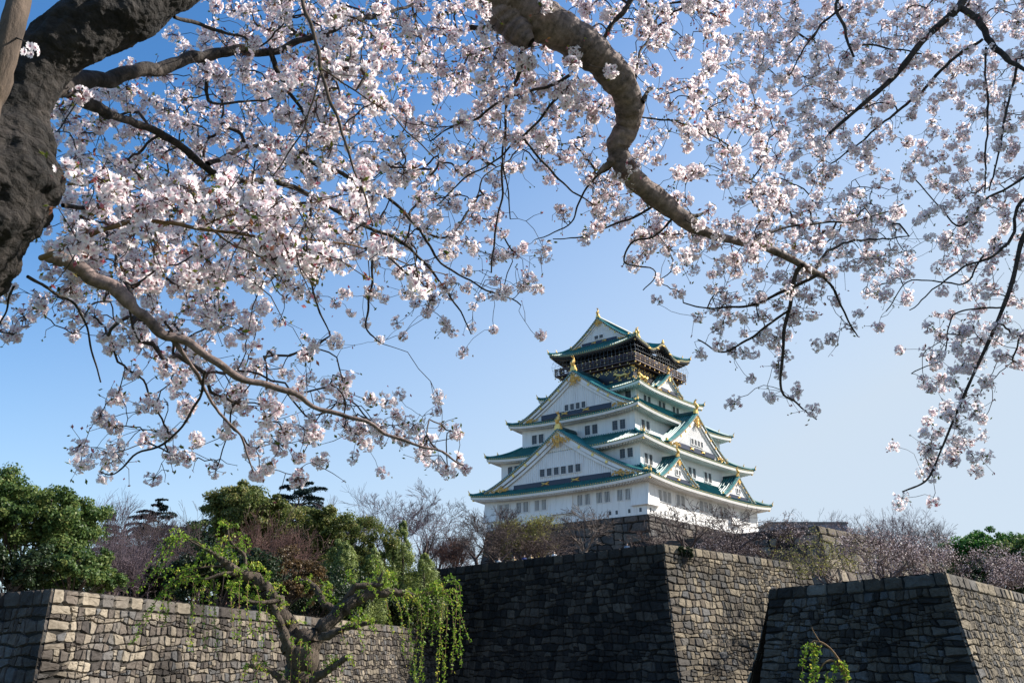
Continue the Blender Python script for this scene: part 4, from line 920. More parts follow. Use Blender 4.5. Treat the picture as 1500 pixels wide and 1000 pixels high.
# upright and arching young shoots all along the limbs
for k in range(150):
    p, r = wr.choice(anchors); 
    d = np.array((wr.uniform(-1, 1), wr.uniform(-1, 1) * .8, wr.uniform(-.1, 1.))); d /= np.linalg.norm(d); L = wr.uniform(.10, .34)
    a = p + d * L * .5; b = a + d * L * .35 + np.array((0, 0, -.03)); c = b + d * L * .25 + np.array((0, 0, -L * wr.uniform(.1, .9)))
    shoot([p, a, b, c], 1.25, .004)
shoots.build('shoot_twigs', M['shoot'], willow, WOFF)
P = np.concatenate(LP); n = len(P); nr = WN.normal(size=(n, 3)); nr /= np.linalg.norm(nr, axis=1)[:, None]
V, Q = leaf_quads(P, nr, .021, WN, 2.0)
np_mesh('crown', V, Q, M['willowleaf'], willow, attrs={'tint': np.repeat(np.clip(np.concatenate(LI), 0, 1), 4)}, off=WOFF)

# young willow shoot at the right
SY = 10.0
sbp = at(1246, 1130, SY); w2 = empty('willow_sapling', (sbp[0], SY, -1.6), 0, 'thin young willow arching over with a few leafy hanging shoots before the right bastion', 'tree'); O2 = (sbp[0], SY, -1.6)
t = TS()
for l in ([(1246, 1135, 7), (1243, 1060, 6), (1240, 1000, 5), (1232, 972, 4), (1215, 948, 3), (1196, 938, 2.5), (1184, 944, 2)], [(1238, 990, 4), (1222, 968, 3), (1208, 970, 2.5), (1198, 985, 2)], [(1200, 938, 2.), (1192, 925, 1.5), (1189, 918, 1.)], [(1240, 995, 3), (1232, 970, 2), (1238, 978, 2)]):
    P_, r_ = traced(l, SY); t.add(P_, r_, 6)
t.build('stem', M['shoot'], w2, O2)
shoots = TS(); LP = []; LI = []
def hang2(*pp): shoot([at(x, y, SY - .02) for x, y in pp], 1.7, .004, .03)
hang2((1190, 940), (1180, 948), (1176, 975), (1174, 1020)); hang2((1196, 938), (1191, 955), (1192, 980), (1188, 1030)); hang2((1204, 942), (1196, 960), (1188, 1000), (1186, 1030))
hang2((1205, 972), (1197, 985), (1193, 1010), (1190, 1040)); hang2((1225, 970), (1220, 985), (1216, 1030)); hang2((1236, 975), (1240, 985), (1238, 1030)); hang2((1230, 968), (1237, 980), (1243, 1020)); hang2((1212, 985), (1212, 1000), (1212, 1040))
shoots.build('shoot_twigs', M['shoot'], w2, O2)
P = np.concatenate(LP); n = len(P); nr = WN.normal(size=(n, 3)); nr /= np.linalg.norm(nr, axis=1)[:, None]
V, Q = leaf_quads(P, nr, .022, WN, 1.9)
np_mesh('crown', V, Q, M['willowleaf'], w2, attrs={'tint': np.repeat(np.clip(np.concatenate(LI), 0, 1), 4)}, off=O2)
# ------------------------------------------------------------------ flowering cherries overhead
CN = np.random.RandomState(3); cr = random.Random(3)
DENS = """
000000478877888538789877767776
001004668988888775337986577665
036645789865678787437666876545
067567777967557766248677654355
017777788977656774635678864445
005889997776765116654798732454
026778999776664026776799876475
037767878765465400356688664445
246567665434555400032577543144
424566653233142100002666220364
001345554300010000002443001463
000344555553100000000332100550
003443344566520000000012100640
003432143212440000000000001630
000100000000000000000000002100
""".split()
def dens(x, y):
    i, j = int(y // 50), int(x // 50)
    if y < 0: return 5. if x > 250 else 0.
    if 0 <= i < 15 and 0 <= j < 30: return float(DENS[i][j])
    if x >= 1500 and i < 11: return float(DENS[max(0, i)][29]) if x < 1800 else 0
    return 0.
# traced limbs: (px, py, width px, distance)
TREE_A = dict(
 trunk=[(-900, 1300, 300, 2.35), (-640, 900, 270, 2.3), (-400, 660, 240, 2.25), (-190, 470, 222, 2.22), (-75, 350, 215, 2.2), (-8, 268, 200, 2.2), (12, 208, 150, 2.2), (30, 155, 116, 2.2), (62, 95, 112, 2.2), (110, 50, 112, 2.2), (190, 5, 118, 2.25), (270, -50, 112, 2.3), (330, -110, 104, 2.4)],
 limbs=[
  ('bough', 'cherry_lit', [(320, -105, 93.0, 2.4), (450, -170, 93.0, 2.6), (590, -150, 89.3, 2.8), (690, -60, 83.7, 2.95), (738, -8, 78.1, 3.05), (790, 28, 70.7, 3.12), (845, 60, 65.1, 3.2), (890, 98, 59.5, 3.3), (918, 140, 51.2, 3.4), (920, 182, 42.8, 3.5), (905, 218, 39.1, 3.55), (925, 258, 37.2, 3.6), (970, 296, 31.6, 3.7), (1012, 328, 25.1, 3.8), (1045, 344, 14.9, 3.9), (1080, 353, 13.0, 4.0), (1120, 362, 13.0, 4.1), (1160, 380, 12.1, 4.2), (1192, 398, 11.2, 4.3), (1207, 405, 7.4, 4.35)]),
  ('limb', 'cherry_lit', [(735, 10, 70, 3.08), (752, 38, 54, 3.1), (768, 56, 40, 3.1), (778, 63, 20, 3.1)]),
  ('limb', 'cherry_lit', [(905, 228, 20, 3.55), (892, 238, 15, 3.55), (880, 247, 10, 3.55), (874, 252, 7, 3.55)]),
  ('limb', 'cherry', [(1000, 320, 18, 3.75), (1018, 316, 9, 3.78), (1030, 312, 5, 3.8)]),
  ('limb', 'cherry', [(940, 150, 14, 3.4), (948, 138, 8, 3.42), (955, 128, 4, 3.45)]),
  ('limb', 'cherry', [(40, 150, 40, 2.3), (75, 132, 34, 2.45), (120, 125, 30, 2.6), (165, 113, 27, 2.7), (210, 98, 24, 2.8), (280, 90, 20, 3.0), (340, 78, 18, 3.1), (400, 70, 16, 3.2), (440, 58, 14, 3.25), (500, 40, 11, 3.3), (545, 25, 9, 3.4), (590, 8, 6, 3.5), (640, -20, 4, 3.6)]),
  ('limb', 'cherry', [(90, 128, 26, 2.5), (125, 145, 22, 2.65), (160, 165, 19, 2.8), (200, 185, 17, 3.0), (240, 200, 17, 3.1), (275, 222, 16, 3.2), (305, 245, 15, 3.3), (350, 262, 13, 3.45), (410, 272, 12, 3.6), (460, 288, 10, 3.75), (530, 328, 8, 3.9), (590, 358, 7, 4.0), (630, 395, 5, 4.1), (665, 440, 3.5, 4.2), (690, 490, 2.5, 4.3)]),
  ('limb', 'cherry', [(305, 240, 11, 3.3), (350, 218, 10, 3.5), (395, 216, 10, 3.6), (440, 230, 9.5, 3.7), (495, 250, 9, 3.8), (540, 275, 8, 3.9), (575, 300, 7, 4.0), (610, 330, 6, 4.1), (640, 372, 5, 4.2), (670, 400, 4, 4.25), (710, 425, 3.5, 4.3), (765, 448, 2.5, 4.4)]),
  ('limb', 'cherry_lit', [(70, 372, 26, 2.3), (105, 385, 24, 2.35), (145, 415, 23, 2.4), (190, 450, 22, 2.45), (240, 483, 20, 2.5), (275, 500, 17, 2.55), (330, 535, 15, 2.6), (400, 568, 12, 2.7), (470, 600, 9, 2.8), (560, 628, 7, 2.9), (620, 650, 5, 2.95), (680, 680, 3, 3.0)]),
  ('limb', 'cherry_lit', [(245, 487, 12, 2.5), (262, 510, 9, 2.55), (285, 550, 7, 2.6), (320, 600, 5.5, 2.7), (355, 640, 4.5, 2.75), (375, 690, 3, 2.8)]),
  ('limb', 'shoot', [(60, 378, 12, 2.05), (100, 362, 11, 1.95), (150, 338, 10, 1.9), (200, 325, 9.5, 1.88), (255, 322, 9, 1.87), (310, 332, 7, 1.86), (380, 345, 5.5, 1.88), (450, 352, 4.5, 1.9), (520, 368, 3.5, 1.95), (600, 388, 2.5, 2.0), (660, 402, 1.5, 2.05)]),
  ('limb', 'shoot', [(300, 330, 5, 1.86), (340, 318, 4, 1.85), (390, 315, 3, 1.85), (440, 300, 2.5, 1.88), (490, 280, 2, 1.9)]),
  ('limb', 'shoot', [(310, 335, 5, 1.86), (330, 352, 4, 1.85), (370, 375, 3, 1.85), (410, 400, 2.5, 1.88), (430, 425, 2, 1.9)]),
  ('limb', 'shoot', [(100, 270, 6, 2.1), (140, 262, 5, 2.0), (180, 268, 4, 1.95), (220, 285, 3, 1.92), (250, 300, 2, 1.9)]),
  ('limb', 'stem', [(430, -60, 9, 2.5), (442, 0, 9, 2.45), (458, 43, 8.5, 2.42), (469, 100, 8, 2.4), (490, 162, 7, 2.4), (512, 224, 5.5, 2.42), (528, 270, 4, 2.45), (545, 330, 3, 2.5)]),
  ('limb', 'stem', [(469, 100, 5, 2.4), (500, 118, 4, 2.45), (545, 152, 3.5, 2.5), (600, 198, 3, 2.6), (655, 248, 2, 2.7)]),
  ('limb', 'stem', [(470, 105, 5, 2.4), (455, 150, 4, 2.42), (430, 215, 3.2, 2.45), (405, 260, 2.5, 2.5)]),
  ('limb', 'cherry', [(395, 72, 14, 3.2), (405, 100, 11, 3.25), (418, 130, 9, 3.3), (440, 165, 7, 3.35), (447, 195, 5, 3.4)]),
  ('limb', 'cherry', [(300, 80, 9, 3.05), (303, 110, 9, 3.1), (305, 140, 8, 3.15), (310, 152, 6, 3.2), (350, 148, 5, 3.3), (390, 145, 4, 3.4)]),
  ('limb', 'cherry', [(255, 25, 9, 2.5), (290, 35, 9, 2.6), (330, 48, 7, 2.7), (380, 70, 4, 2.9)]),
  ('limb', 'cherry', [(690, 40, 13, 3.3), (740, 45, 12, 3.25), (765, 58, 12, 3.2), (768, 75, 11, 3.25), (760, 105, 9, 3.3), (745, 130, 7, 3.4), (740, 165, 6, 3.5), (738, 215, 5, 3.6), (742, 260, 3.5, 3.65), (748, 320, 2.5, 3.7)]),
  ('limb', 'cherry', [(835, 110, 8, 3.2), (800, 128, 7, 3.3), (750, 143, 6, 3.4), (700, 172, 5, 3.5), (660, 185, 4, 3.6), (630, 205, 3, 3.7)]),
  ('limb', 'cherry', [(838, 118, 6, 3.25), (815, 150, 6, 3.4), (770, 190, 5, 3.5), (730, 230, 4, 3.6), (690, 260, 3.5, 3.7), (640, 300, 2.5, 3.8)]),
  ('limb', 'cherry', [(765, 200, 5, 3.5), (790, 232, 5, 3.6), (830, 275, 4, 3.7), (870, 300, 3, 3.8)]),
  ('limb', 'cherry', [(930, -10, 13, 3.3), (915, 15, 12, 3.3), (897, 35, 11, 3.32), (885, 58, 10, 3.35)]),
  ('limb', 'cherry', [(925, 150, 7, 3.4), (935, 100, 6, 3.45), (945, 60, 5, 3.5), (960, 25, 4, 3.6)]),
  ('limb', 'cherry', [(940, 172, 4, 3.5), (975, 178, 4, 3.55), (1020, 190, 3.5, 3.6), (1080, 215, 3, 3.7)]),
  ('limb', 'cherry', [(1175, 388, 9, 4.2), (1166, 400, 9, 4.25), (1160, 440, 8, 4.3), (1150, 490, 6.5, 4.35), (1142, 540, 5.5, 4.4), (1145, 575, 4.5, 4.45), (1165, 590, 3.5, 4.5), (1200, 612, 2.5, 4.55)]),
  ('limb', 'cherry', [(1200, 402, 7, 4.3), (1165, 418, 7, 4.35), (1130, 436, 6, 4.4), (1090, 448, 5, 4.45), (1040, 452, 3.5, 4.5), (1000, 445, 2.5, 4.55)]),
  ('limb', 'cherry', [(1155, 455, 5, 4.3), (1125, 475, 5, 4.4), (1090, 500, 4.5, 4.5), (1060, 515, 3.5, 4.55), (1020, 500, 2.5, 4.6)]),
  ('limb', 'cherry', [(1205, 404, 6, 4.35), (1222, 425, 5, 4.4), (1238, 460, 4, 4.45), (1258, 492, 2.5, 4.5)]),
  ('limb', 'cherry', [(1195, 395, 6, 4.3), (1215, 365, 5, 4.4), (1250, 352, 4.5, 4.5), (1290, 352, 3.5, 4.6), (1330, 345, 2.5, 4.7)]),
  ('limb', 'cherry', [(1100, 358, 6, 4.1), (1140, 335, 5, 4.2), (1190, 328, 4.5, 4.3), (1250, 325, 3.5, 4.4), (1320, 300, 2.5, 4.5)]),
  ('limb', 'cherry', [(905, 225, 8, 3.55), (890, 245, 7, 3.6), (870, 262, 5, 3.7), (850, 300, 4, 3.8), (835, 330, 3, 3.9), (780, 350, 2, 4.0)]),
  ('limb', 'cherry', [(960, 300, 6, 3.7), (930, 318, 5, 3.8), (890, 330, 4, 3.9), (850, 345, 3, 4.0), (810, 352, 2, 4.05)]),
  ('limb', 'cherry', [(985, 320, 5, 3.75), (960, 345, 4.5, 3.8), (925, 355, 4, 3.85), (915, 385, 3.5, 3.9), (960, 400, 2.5, 3.95), (945, 425, 2, 4.0)]),
  ('limb', 'cherry', [(195, 440, 9, 2.45), (178, 395, 8, 2.6), (165, 350, 8, 2.7), (145, 310, 9, 2.6), (95, 305, 10, 2.4)]),
  ('limb', 'cherry', [(165, 350, 7, 2.7), (185, 420, 6, 2.75), (200, 470, 5, 2.8), (212, 500, 3, 2.85)]),
  ('limb', 'cherry', [(40, 405, 7, 2.3), (75, 425, 6, 2.4), (110, 450, 5, 2.5), (135, 500, 4, 2.6), (150, 560, 3, 2.7)]),
  ('limb', 'cherry', [(20, 420, 5, 2.4), (10, 450, 4, 2.5), (-5, 480, 3.5, 2.6), (15, 490, 2.5, 2.7)]),
  ('limb', 'cherry', [(300, 545, 6, 2.6), (285, 600, 5, 2.7), (250, 645, 4.5, 2.75), (205, 665, 4, 2.8), (170, 690, 3, 2.85), (145, 685, 2.5, 2.9)]),
  ('limb', 'cherry', [(455, 290, 7, 3.75), (455, 350, 6.5, 3.8), (460, 400, 5, 3.85), (465, 450, 4, 3.9), (485, 490, 2.5, 3.95)]),
  ('limb', 'cherry', [(545, 340, 6, 3.9), (545, 390, 5, 3.95), (540, 440, 4.5, 4.), (535, 480, 3.5, 4.05), (560, 505, 2.5, 4.1)]),
  ('limb', 'cherry', [(610, 335, 5, 4.1), (650, 345, 4.5, 4.15), (690, 305, 4, 4.2), (712, 260, 3, 4.25), (740, 235, 2.5, 4.3)]),
  ('limb', 'cherry', [(735, 240, 5, 4.), (732, 300, 4.5, 4.05), (725, 360, 4, 4.1), (722, 400, 3, 4.15)]),
 ])
TREE_B = dict(
 trunk=[(2300, 1500, 330, 6.2), (2250, 900, 300, 6.2), (2180, 400, 270, 6.2), (2080, 60, 230, 6.1), (1930, -160, 180, 6.0)],
 limbs=[
  ('bough', 'cherry', [(1960, -120, 110, 6.0), (1720, -190, 60, 5.8), (1540, -130, 34, 5.6), (1440, -40, 18, 5.5), (1405, 10, 14, 5.4), (1378, 35, 12, 5.4), (1350, 62, 11, 5.4), (1312, 110, 9.5, 5.4), (1265, 152, 7, 5.4), (1215, 195, 4.5, 5.4)]),
  ('limb', 'cherry', [(1405, 10, 12, 5.4), (1432, 30, 12, 5.35), (1455, 65, 11, 5.3), (1480, 90, 10, 5.25), (1510, 110, 8, 5.2), (1560, 150, 6, 5.2)]),
  ('limb', 'cherry', [(1440, 58, 7, 5.3), (1400, 85, 7, 5.4), (1350, 132, 6.5, 5.5), (1310, 168, 5.5, 5.55), (1265, 205, 4, 5.6), (1215, 240, 3, 5.65)]),
  ('limb', 'cherry', [(1500, -120, 12, 5.5), (1330, -90, 9, 5.4), (1232, -10, 8, 5.3), (1238, 40, 7, 5.3), (1248, 84, 5, 5.3)]),
  ('limb', 'cherry', [(1235, 10, 6, 5.3), (1205, 35, 5, 5.4), (1190, 55, 4, 5.4), (1165, 90, 3, 5.5)]),
  ('limb', 'cherry', [(1245, 65, 5, 5.3), (1300, 70, 4, 5.4), (1350, 78, 3, 5.5)]),
  ('limb', 'cherry', [(1444, 70, 5, 5.3), (1445, 140, 4.5, 5.35), (1446, 210, 4, 5.4), (1442, 280, 3, 5.4)]),
  ('limb', 'cherry', [(1490, 95, 6, 5.25), (1478, 150, 5.5, 5.3), (1465, 210, 4.5, 5.3), (1450, 280, 3, 5.3)]),
  ('bough', 'cherry', [(2050, 20, 90, 6.1), (1800, 60, 30, 5.9), (1620, 200, 15, 5.6), (1525, 310, 9, 5.4), (1498, 350, 7.5, 5.4), (1482, 415, 6.5, 5.4), (1455, 485, 5.5, 5.4), (1425, 550, 4.5, 5.4), (1398, 612, 3.6, 5.4), (1378, 660, 3, 5.4), (1358, 702, 3, 5.4), (1322, 720, 2, 5.4)]),
  ('limb', 'cherry', [(1560, 270, 8, 5.5), (1500, 290, 7, 5.4), (1485, 345, 6.5, 5.4), (1450, 375, 5, 5.4), (1415, 390, 4, 5.45), (1375, 420, 3, 5.5), (1330, 455, 2, 5.5)]),
  ('limb', 'cherry', [(1540, 240, 6, 5.4), (1490, 265, 5.5, 5.4), (1440, 300, 4.5, 5.45), (1400, 330, 3.5, 5.5), (1340, 260, 2.5, 5.5)]),
  ('limb', 'cherry', [(1440, 375, 4, 5.4), (1415, 412, 3.5, 5.4), (1375, 412, 3, 5.5), (1330, 415, 2.5, 5.5), (1300, 455, 2, 5.5)]),
  ('limb', 'cherry', [(1470, 450, 4, 5.4), (1430, 455, 3.5, 5.4), (1395, 465, 3, 5.45), (1380, 520, 2.5, 5.5), (1335, 550, 2, 5.5)]),
 ])

def limb_arr(pts):
    P = np.array([at(q[0], q[1], q[3]) for q in pts]); r = np.array([q[2] / FPX * q[3] * .5 for q in pts])
    S = smoothline(np.column_stack([P, r]), 7); Q = S[:, :3]; n = len(Q)
    if r.max() < .05:                                # slim limbs: a little crooked, thinner than their blur
        S[:, 3] *= np.where(S[:, 3] < .02, .78, 1.)
        u = np.concatenate([[0], np.cumsum(np.linalg.norm(np.diff(Q, axis=0), axis=1))]); env = np.minimum(1, u / .15)[:, None]
        for f_, a_ in ((9., .012), (23., .006), (50., .003)): Q = Q + env * a_ * np.sin(u[:, None] * f_ + CN.uniform(0, 6.28, 3)) * CN.uniform(.3, 1, 3)
    return Q, np.maximum(S[:, 3], .0013)
def lumps(ob, K, s_, amp):
    me = ob.data; V = np.empty(len(me.vertices) * 3); me.vertices.foreach_get('co', V); V = V.reshape(-1, K, 3); cen = V.mean(1, keepdims=True); d = V - cen; W = V * s_; bump = 1.
    for f_, a_ in ((1., .05), (2.3, .045), (5., .03), (11., .02), (23., .012)):
        k1, k2, k3 = CN.normal(size=(3, 3)) * f_ * 1.6; q1, q2, q3 = CN.uniform(0, 6, 3); bump = bump + amp * a_ * (np.sin(W @ k1 + q1) + np.sin(W @ k2 + q2) * np.cos(W @ k3 + q3))
    bump = bump + CN.normal(size=bump.shape) * .004 * amp
    if K > 60:                                       # deep cracked bark on the old trunk
        from mathutils import noise as mn
        f = [mn.turbulence((x * 11, y * 11, z * 7), 5, True, noise_basis='PERLIN_ORIGINAL', amplitude_scale=.6, frequency_scale=2.1) for x, y, z in V.reshape(-1, 3).tolist()]
        g = [mn.noise((x * 4, y * 4, z * 4)) for x, y, z in V.reshape(-1, 3).tolist()]
        bump = bump + (np.array(f).reshape(bump.shape) - .6) * .11 + np.array(g).reshape(bump.shape) * .07
    me.vertices.foreach_set('co', (cen + d * bump[:, :, None]).ravel()); me.update()

# ---- one flower template set (five notched, cupped petals), numpy arrays
def flower(open_=1., seed=0):
    rg = random.Random(seed); V, F, T = [], [], []
    for k in range(5):
        a = k * 2 * pi / 5 + rg.uniform(-.1, .1); c, s = cos(a), sin(a); tw = rg.uniform(-.12, .12); L = rg.uniform(.92, 1.05)
        def q(r, l, z): return (c * r * L - s * l, s * r * L + c * l, z + tw * l)
        rise = lambda r: (1 - open_) * r * 1.0 + .10 * r + .28 * r * r * (.55 + .45 * (1 - open_))
        b = len(V)
        for (r, l) in ((.08, 0), (.52, .40), (.95, .27), (.86, 0), (.95, -.27), (.52, -.40), (.52, 0)):
            z = rise(r) + (.10 * abs(l) if abs(l) > .1 else 0); V.append(q(r * (1 - .25 * (1 - open_)), l * (.75 + .25 * open_), z)); T.append(max(0., min(1., r)))
        F += [(b, b + 6, b + 2 - 1, b), (b + 6, b + 3, b + 2, b + 1), (b, b + 5, b + 6, b), (b + 5, b + 4, b + 3, b + 6)]
    V.append((.0, 0, .05)); 
    b = len(V) - 1; T.append(0.)
    for k in range(5):                                  # stamens: tiny pink star in the middle
        a = k * 2 * pi / 5 + .6; V += [(.05 * cos(a + .5), .05 * sin(a + .5), .06), (.26 * cos(a), .26 * sin(a), .30), (.05 * cos(a - .5), .05 * sin(a - .5), .06)]; T += [0, .05, 0]
    F2 = []
    for f in F: F2.append((f[0], f[1], f[2]) if f[0] == f[3] else f)
    tris = []
    for f in F2:
        tris.append(f[:3]); 
        if len(f) == 4: tris.append((f[0], f[2], f[3]))
    for k in range(5): i = b + 1 + 3 * k; tris.append((i, i + 1, i + 2))
    return np.array(V), np.array(tris), np.array(T)
FLOWERS = [flower(1., 1), flower(.85, 2), flower(.65, 3), flower(.95, 4)]

def basis(z):
    z = z / np.linalg.norm(z, axis=1)[:, None]; h = np.where(np.abs(z[:, 2:3]) > .9, np.array([[1., 0, 0]]), np.array([[0, 0, 1.]]))
    x = np.cross(h, z); x /= np.linalg.norm(x, axis=1)[:, None]; y = np.cross(z, x); return x, y, z

def grow_cherry(root_name, label, data, clusters, near, group_base, fl_r, sub):
    tr = data['trunk']; P, r = limb_arr(tr)
    base = np.array([P[0][0], P[0][1], -1.6]); root = empty(root_name, base, 0, label, 'cherry tree'); off = tuple(base)
    P = smoothline(np.column_stack([P, r]), 7); r = P[:, 3]; P = P[:, :3]; KS = 110
    t = TS(); t.add(P, r, KS); trunk = t.build('trunk', M['trunkbark'], root, off)
    # roughen the trunk surface: burls and ridges
    lumps(trunk, KS, 4.5 / max(1., float(r.max()) / .18), 1.)
    nodes, par, rad = [], [], []; keyed = []
    def addline(L, rr, p0):
        i0 = p0
        for p, q in zip(L, rr): nodes.append(p); par.append(i0); rad.append(q); i0 = len(nodes) - 1
    for name, mt, pts in data['limbs']:
        L, rr = limb_arr(pts)
        k = 30 if rr.max() > .03 else 10
        amp = np.minimum(.002, rr * .07); L2 = L + CN.normal(size=L.shape) * amp[:, None]; uu = np.arange(len(rr)); rr2 = rr * (1 + .05 * np.sin(uu * .8 + CN.uniform(0, 6)) + .04 * np.sin(uu * 1.9 + CN.uniform(0, 6)))
        if k == 30:
            S4 = smoothline(np.column_stack([L, rr2]), 3); t = TS(); t.add(S4[:, :3], S4[:, 3], k); lumps(t.build(name, M[mt], root, off), k, 9., .5)
        else: t = TS(); t.add(L2, rr2, k); t.build(name, M[mt], root, off)
        rs = 3
        s0 = len(nodes); addline(L, rr, -1); keyed.append((pts, s0, len(nodes), mt))
    N0 = len(nodes)
    # ---- grow twigs from the limbs to every flower cluster (nearest first)
    C = np.array([c[:3] for c in clusters]); kind = np.array([c[3] for c in clusters])
    lim_kind = np.zeros(N0); 
    for pts, a, b, mt in keyed:
        if mt == 'shoot': lim_kind[a:b] = 1
    X = np.array(nodes); X = X[:]; pl = list(np.zeros(N0)); nk = list(lim_kind)
    nodes = [np.array(p) for p in nodes]
    best = np.full(len(C), 1e9); bi = np.zeros(len(C), int)
    for k_ in (0, 1):
        ids = np.where(lim_kind == k_)[0]
        if len(ids) == 0 or not (kind == k_).any(): continue
        m = np.where(kind == k_)[0]; D = np.linalg.norm(C[m][:, None] - X[ids][None], axis=2); j = D.argmin(1); best[m] = D[np.arange(len(m)), j]; bi[m] = ids[j]
    done = np.zeros(len(C), bool); lines = []; cdir = np.zeros((len(C), 3))
    for _ in range(len(C)):
        i = int(np.argmin(np.where(done, 1e9, best))); done[i] = True
        p, c = nodes[bi[i]], C[i]; d = np.linalg.norm(c - p); n = max(3, int(math.ceil(d / .07)))
        side = CN.normal(size=3); side -= (c - p) * (side @ (c - p)) / (d * d + 1e-9); side /= np.linalg.norm(side) + 1e-9
        b1 = p + (c - p) * .35 + side * d * .16 + np.array((0, 0, d * .10)); b2 = p + (c - p) * .75 + side * d * .10 + np.array((0, 0, d * .02))
        L = smoothline([p, b1, b2, c], max(2, n // 3)); 
        L[1:-1] += CN.normal(size=(len(L) - 2, 3)) * min(.006, d * .02)
        a = len(nodes); prev = bi[i]; ids = [prev]; q0 = pl[prev]
        for k2, q in enumerate(L[1:]):
            nodes.append(q); par.append(prev); rad.append(0.); pl.append(q0 + d * (k2 + 1) / len(L)); nk.append(kind[i]); prev = len(nodes) - 1; ids.append(prev)
        lines.append(ids); cdir[i] = L[-1] - L[-2]
        m = np.where(~done & (kind == kind[i]))[0]
        if len(m):
            NX = np.array(nodes[a:]); D = np.linalg.norm(C[m][:, None] - NX[None], axis=2) + .16 * q0 + .02; j = D.argmin(1); dv = D[np.arange(len(m)), j]
            u = dv < best[m]; best[m[u]] = dv[u]; bi[m[u]] = a + j[u]
    cnt = np.zeros(len(nodes)); 
    for ids in lines: cnt[ids[-1]] += 1
    for k in range(len(nodes) - 1, N0 - 1, -1): cnt[par[k]] += cnt[k]
    tw = TS(); ar = np.array(nodes)
    for ids in lines:
        rr = .0013 * np.maximum(1, cnt[ids]) ** .43 * sub; rr[0] = rr[1] if ids[0] >= N0 else min(rr[1] * 1.25, max(rad[ids[0]], .0015))
        tw.add(ar[ids], rr, 5)
    # short spurs and side twiglets without flowers
    tips = []
    for _ in range(int(len(lines) * 1.1)):
        ids = lines[CN.randint(len(lines))]; k = CN.randint(1, len(ids)); p = ar[ids[k]]; d = CN.normal(size=3); d[2] -= .25; d /= np.linalg.norm(d); l = CN.uniform(.03, .16)
        e = p + d * l; tw.add([p, p + d * l * .5 + CN.normal(size=3) * .01, e], np.array([.0016, .0013, .0009]) * sub, 4); tips.append(e)
    tw.build('twigs', M['twig'], root, off)
    # ---- flowers
    fp, fz, fs, ft = [], [], [], []; pa, pb = [], []; bud_p = []; bud_s = []
    for i, c in enumerate(C):
        m = CN.randint(15, 29) if kind[i] == 0 else CN.randint(6, 11)
        d = CN.normal(size=(m, 3)); d[:, 2] -= .30; d /= np.linalg.norm(d, axis=1)[:, None]
        R_ = fl_r * (2.15 if kind[i] == 0 else 1.5) * CN.uniform(.8, 1.25)
        q = c + d * R_ * CN.uniform(.75, 1.15, (m, 1)); fp.append(q); fz.append(d + CN.normal(size=(m, 3)) * .35); fs.append(fl_r * CN.uniform(.8, 1.1, m)); ft.append(np.full(m, CN.uniform(-.12, .12)))
        pa.append(np.repeat(c[None], m, 0)); pb.append(q)
        for k in range(CN.randint(2, 5)): bud_p.append(c + CN.normal(size=3) * R_ * .7); bud_s.append(.6 if kind[i] else 1.)
    for e in tips: bud_p += [e, e + CN.normal(size=3) * .01]; bud_s += [.8, .8]
    P = np.concatenate(fp); Z = np.concatenate(fz); S = np.concatenate(fs); TT = np.concatenate(ft); typ = CN.randint(0, 4, len(P)); VV, FF, AA = [], [], []; nb = 0
    for k in range(4):
        m = np.where(typ == k)[0]; fv, ff, ftt = FLOWERS[k]; x, y, z = basis(Z[m]); a = CN.uniform(0, 6.28, len(m)); ca, sa = np.cos(a)[:, None], np.sin(a)[:, None]; x, y = x * ca + y * sa, y * ca - x * sa
        W = P[m][:, None, :] + S[m][:, None, None] * (fv[None, :, 0:1] * x[:, None] + fv[None, :, 1:2] * y[:, None] + fv[None, :, 2:3] * z[:, None])
        VV.append(W.reshape(-1, 3)); FF.append((ff[None] + (np.arange(len(m)) * len(fv))[:, None, None] + nb).reshape(-1, 3)); nb += W.shape[0] * W.shape[1]
        AA.append(np.clip(ftt[None] * .9 + TT[m][:, None] * (ftt[None] > .1), 0, 1).ravel())
    np_mesh('blossoms', np.concatenate(VV), np.concatenate(FF), M['petal'], root, attrs={'tint': np.concatenate(AA)}, off=off)
    A_, B_ = np.concatenate(pa), np.concatenate(pb); x, y, z = basis(B_ - A_ + 1e-6); w = .0010 * sub
    PV = np.concatenate([e + w * (cos(k * 2.094) * x + sin(k * 2.094) * y) for e in (A_, B_) for k in range(3)]).reshape(6, -1, 3).transpose(1, 0, 2).reshape(-1, 3)
    PQ = (np.array([(0, 1, 4, 3), (1, 2, 5, 4), (2, 0, 3, 5)])[None] + (np.arange(len(A_)) * 6)[:, None, None]).reshape(-1, 4)
    np_mesh('flower_stalks', PV, PQ, M['pedicel'], root, off=off)
    BP = np.array(bud_p); n = len(BP); nr = CN.normal(size=(n, 3)); nr /= np.linalg.norm(nr, axis=1)[:, None]
    V1, Q1 = leaf_quads(BP, nr, 1., CN, 2.3); V2_, Q2 = leaf_quads(BP, np.roll(nr, 1, axis=1), 1., CN, 2.3)
    bs = np.repeat(np.array(bud_s) * .0095 * sub, 4)[:, None]; BR = np.repeat(BP, 4, 0); V1 = BR + (V1 - BR) * bs; V2_ = BR + (V2_ - BR) * bs
    np_mesh('buds', np.concatenate([V1, V2_]), np.concatenate([Q1, Q2 + len(V1)]), M['bud'], root, attrs={'tint': np.tile(np.repeat(CN.rand(n), 4), 2)}, off=off)
    return root, len(C), len(P)
M['pedicel'] = plain('pedicel', (.16, .075, .05), .7, var=.3, scale=30.)

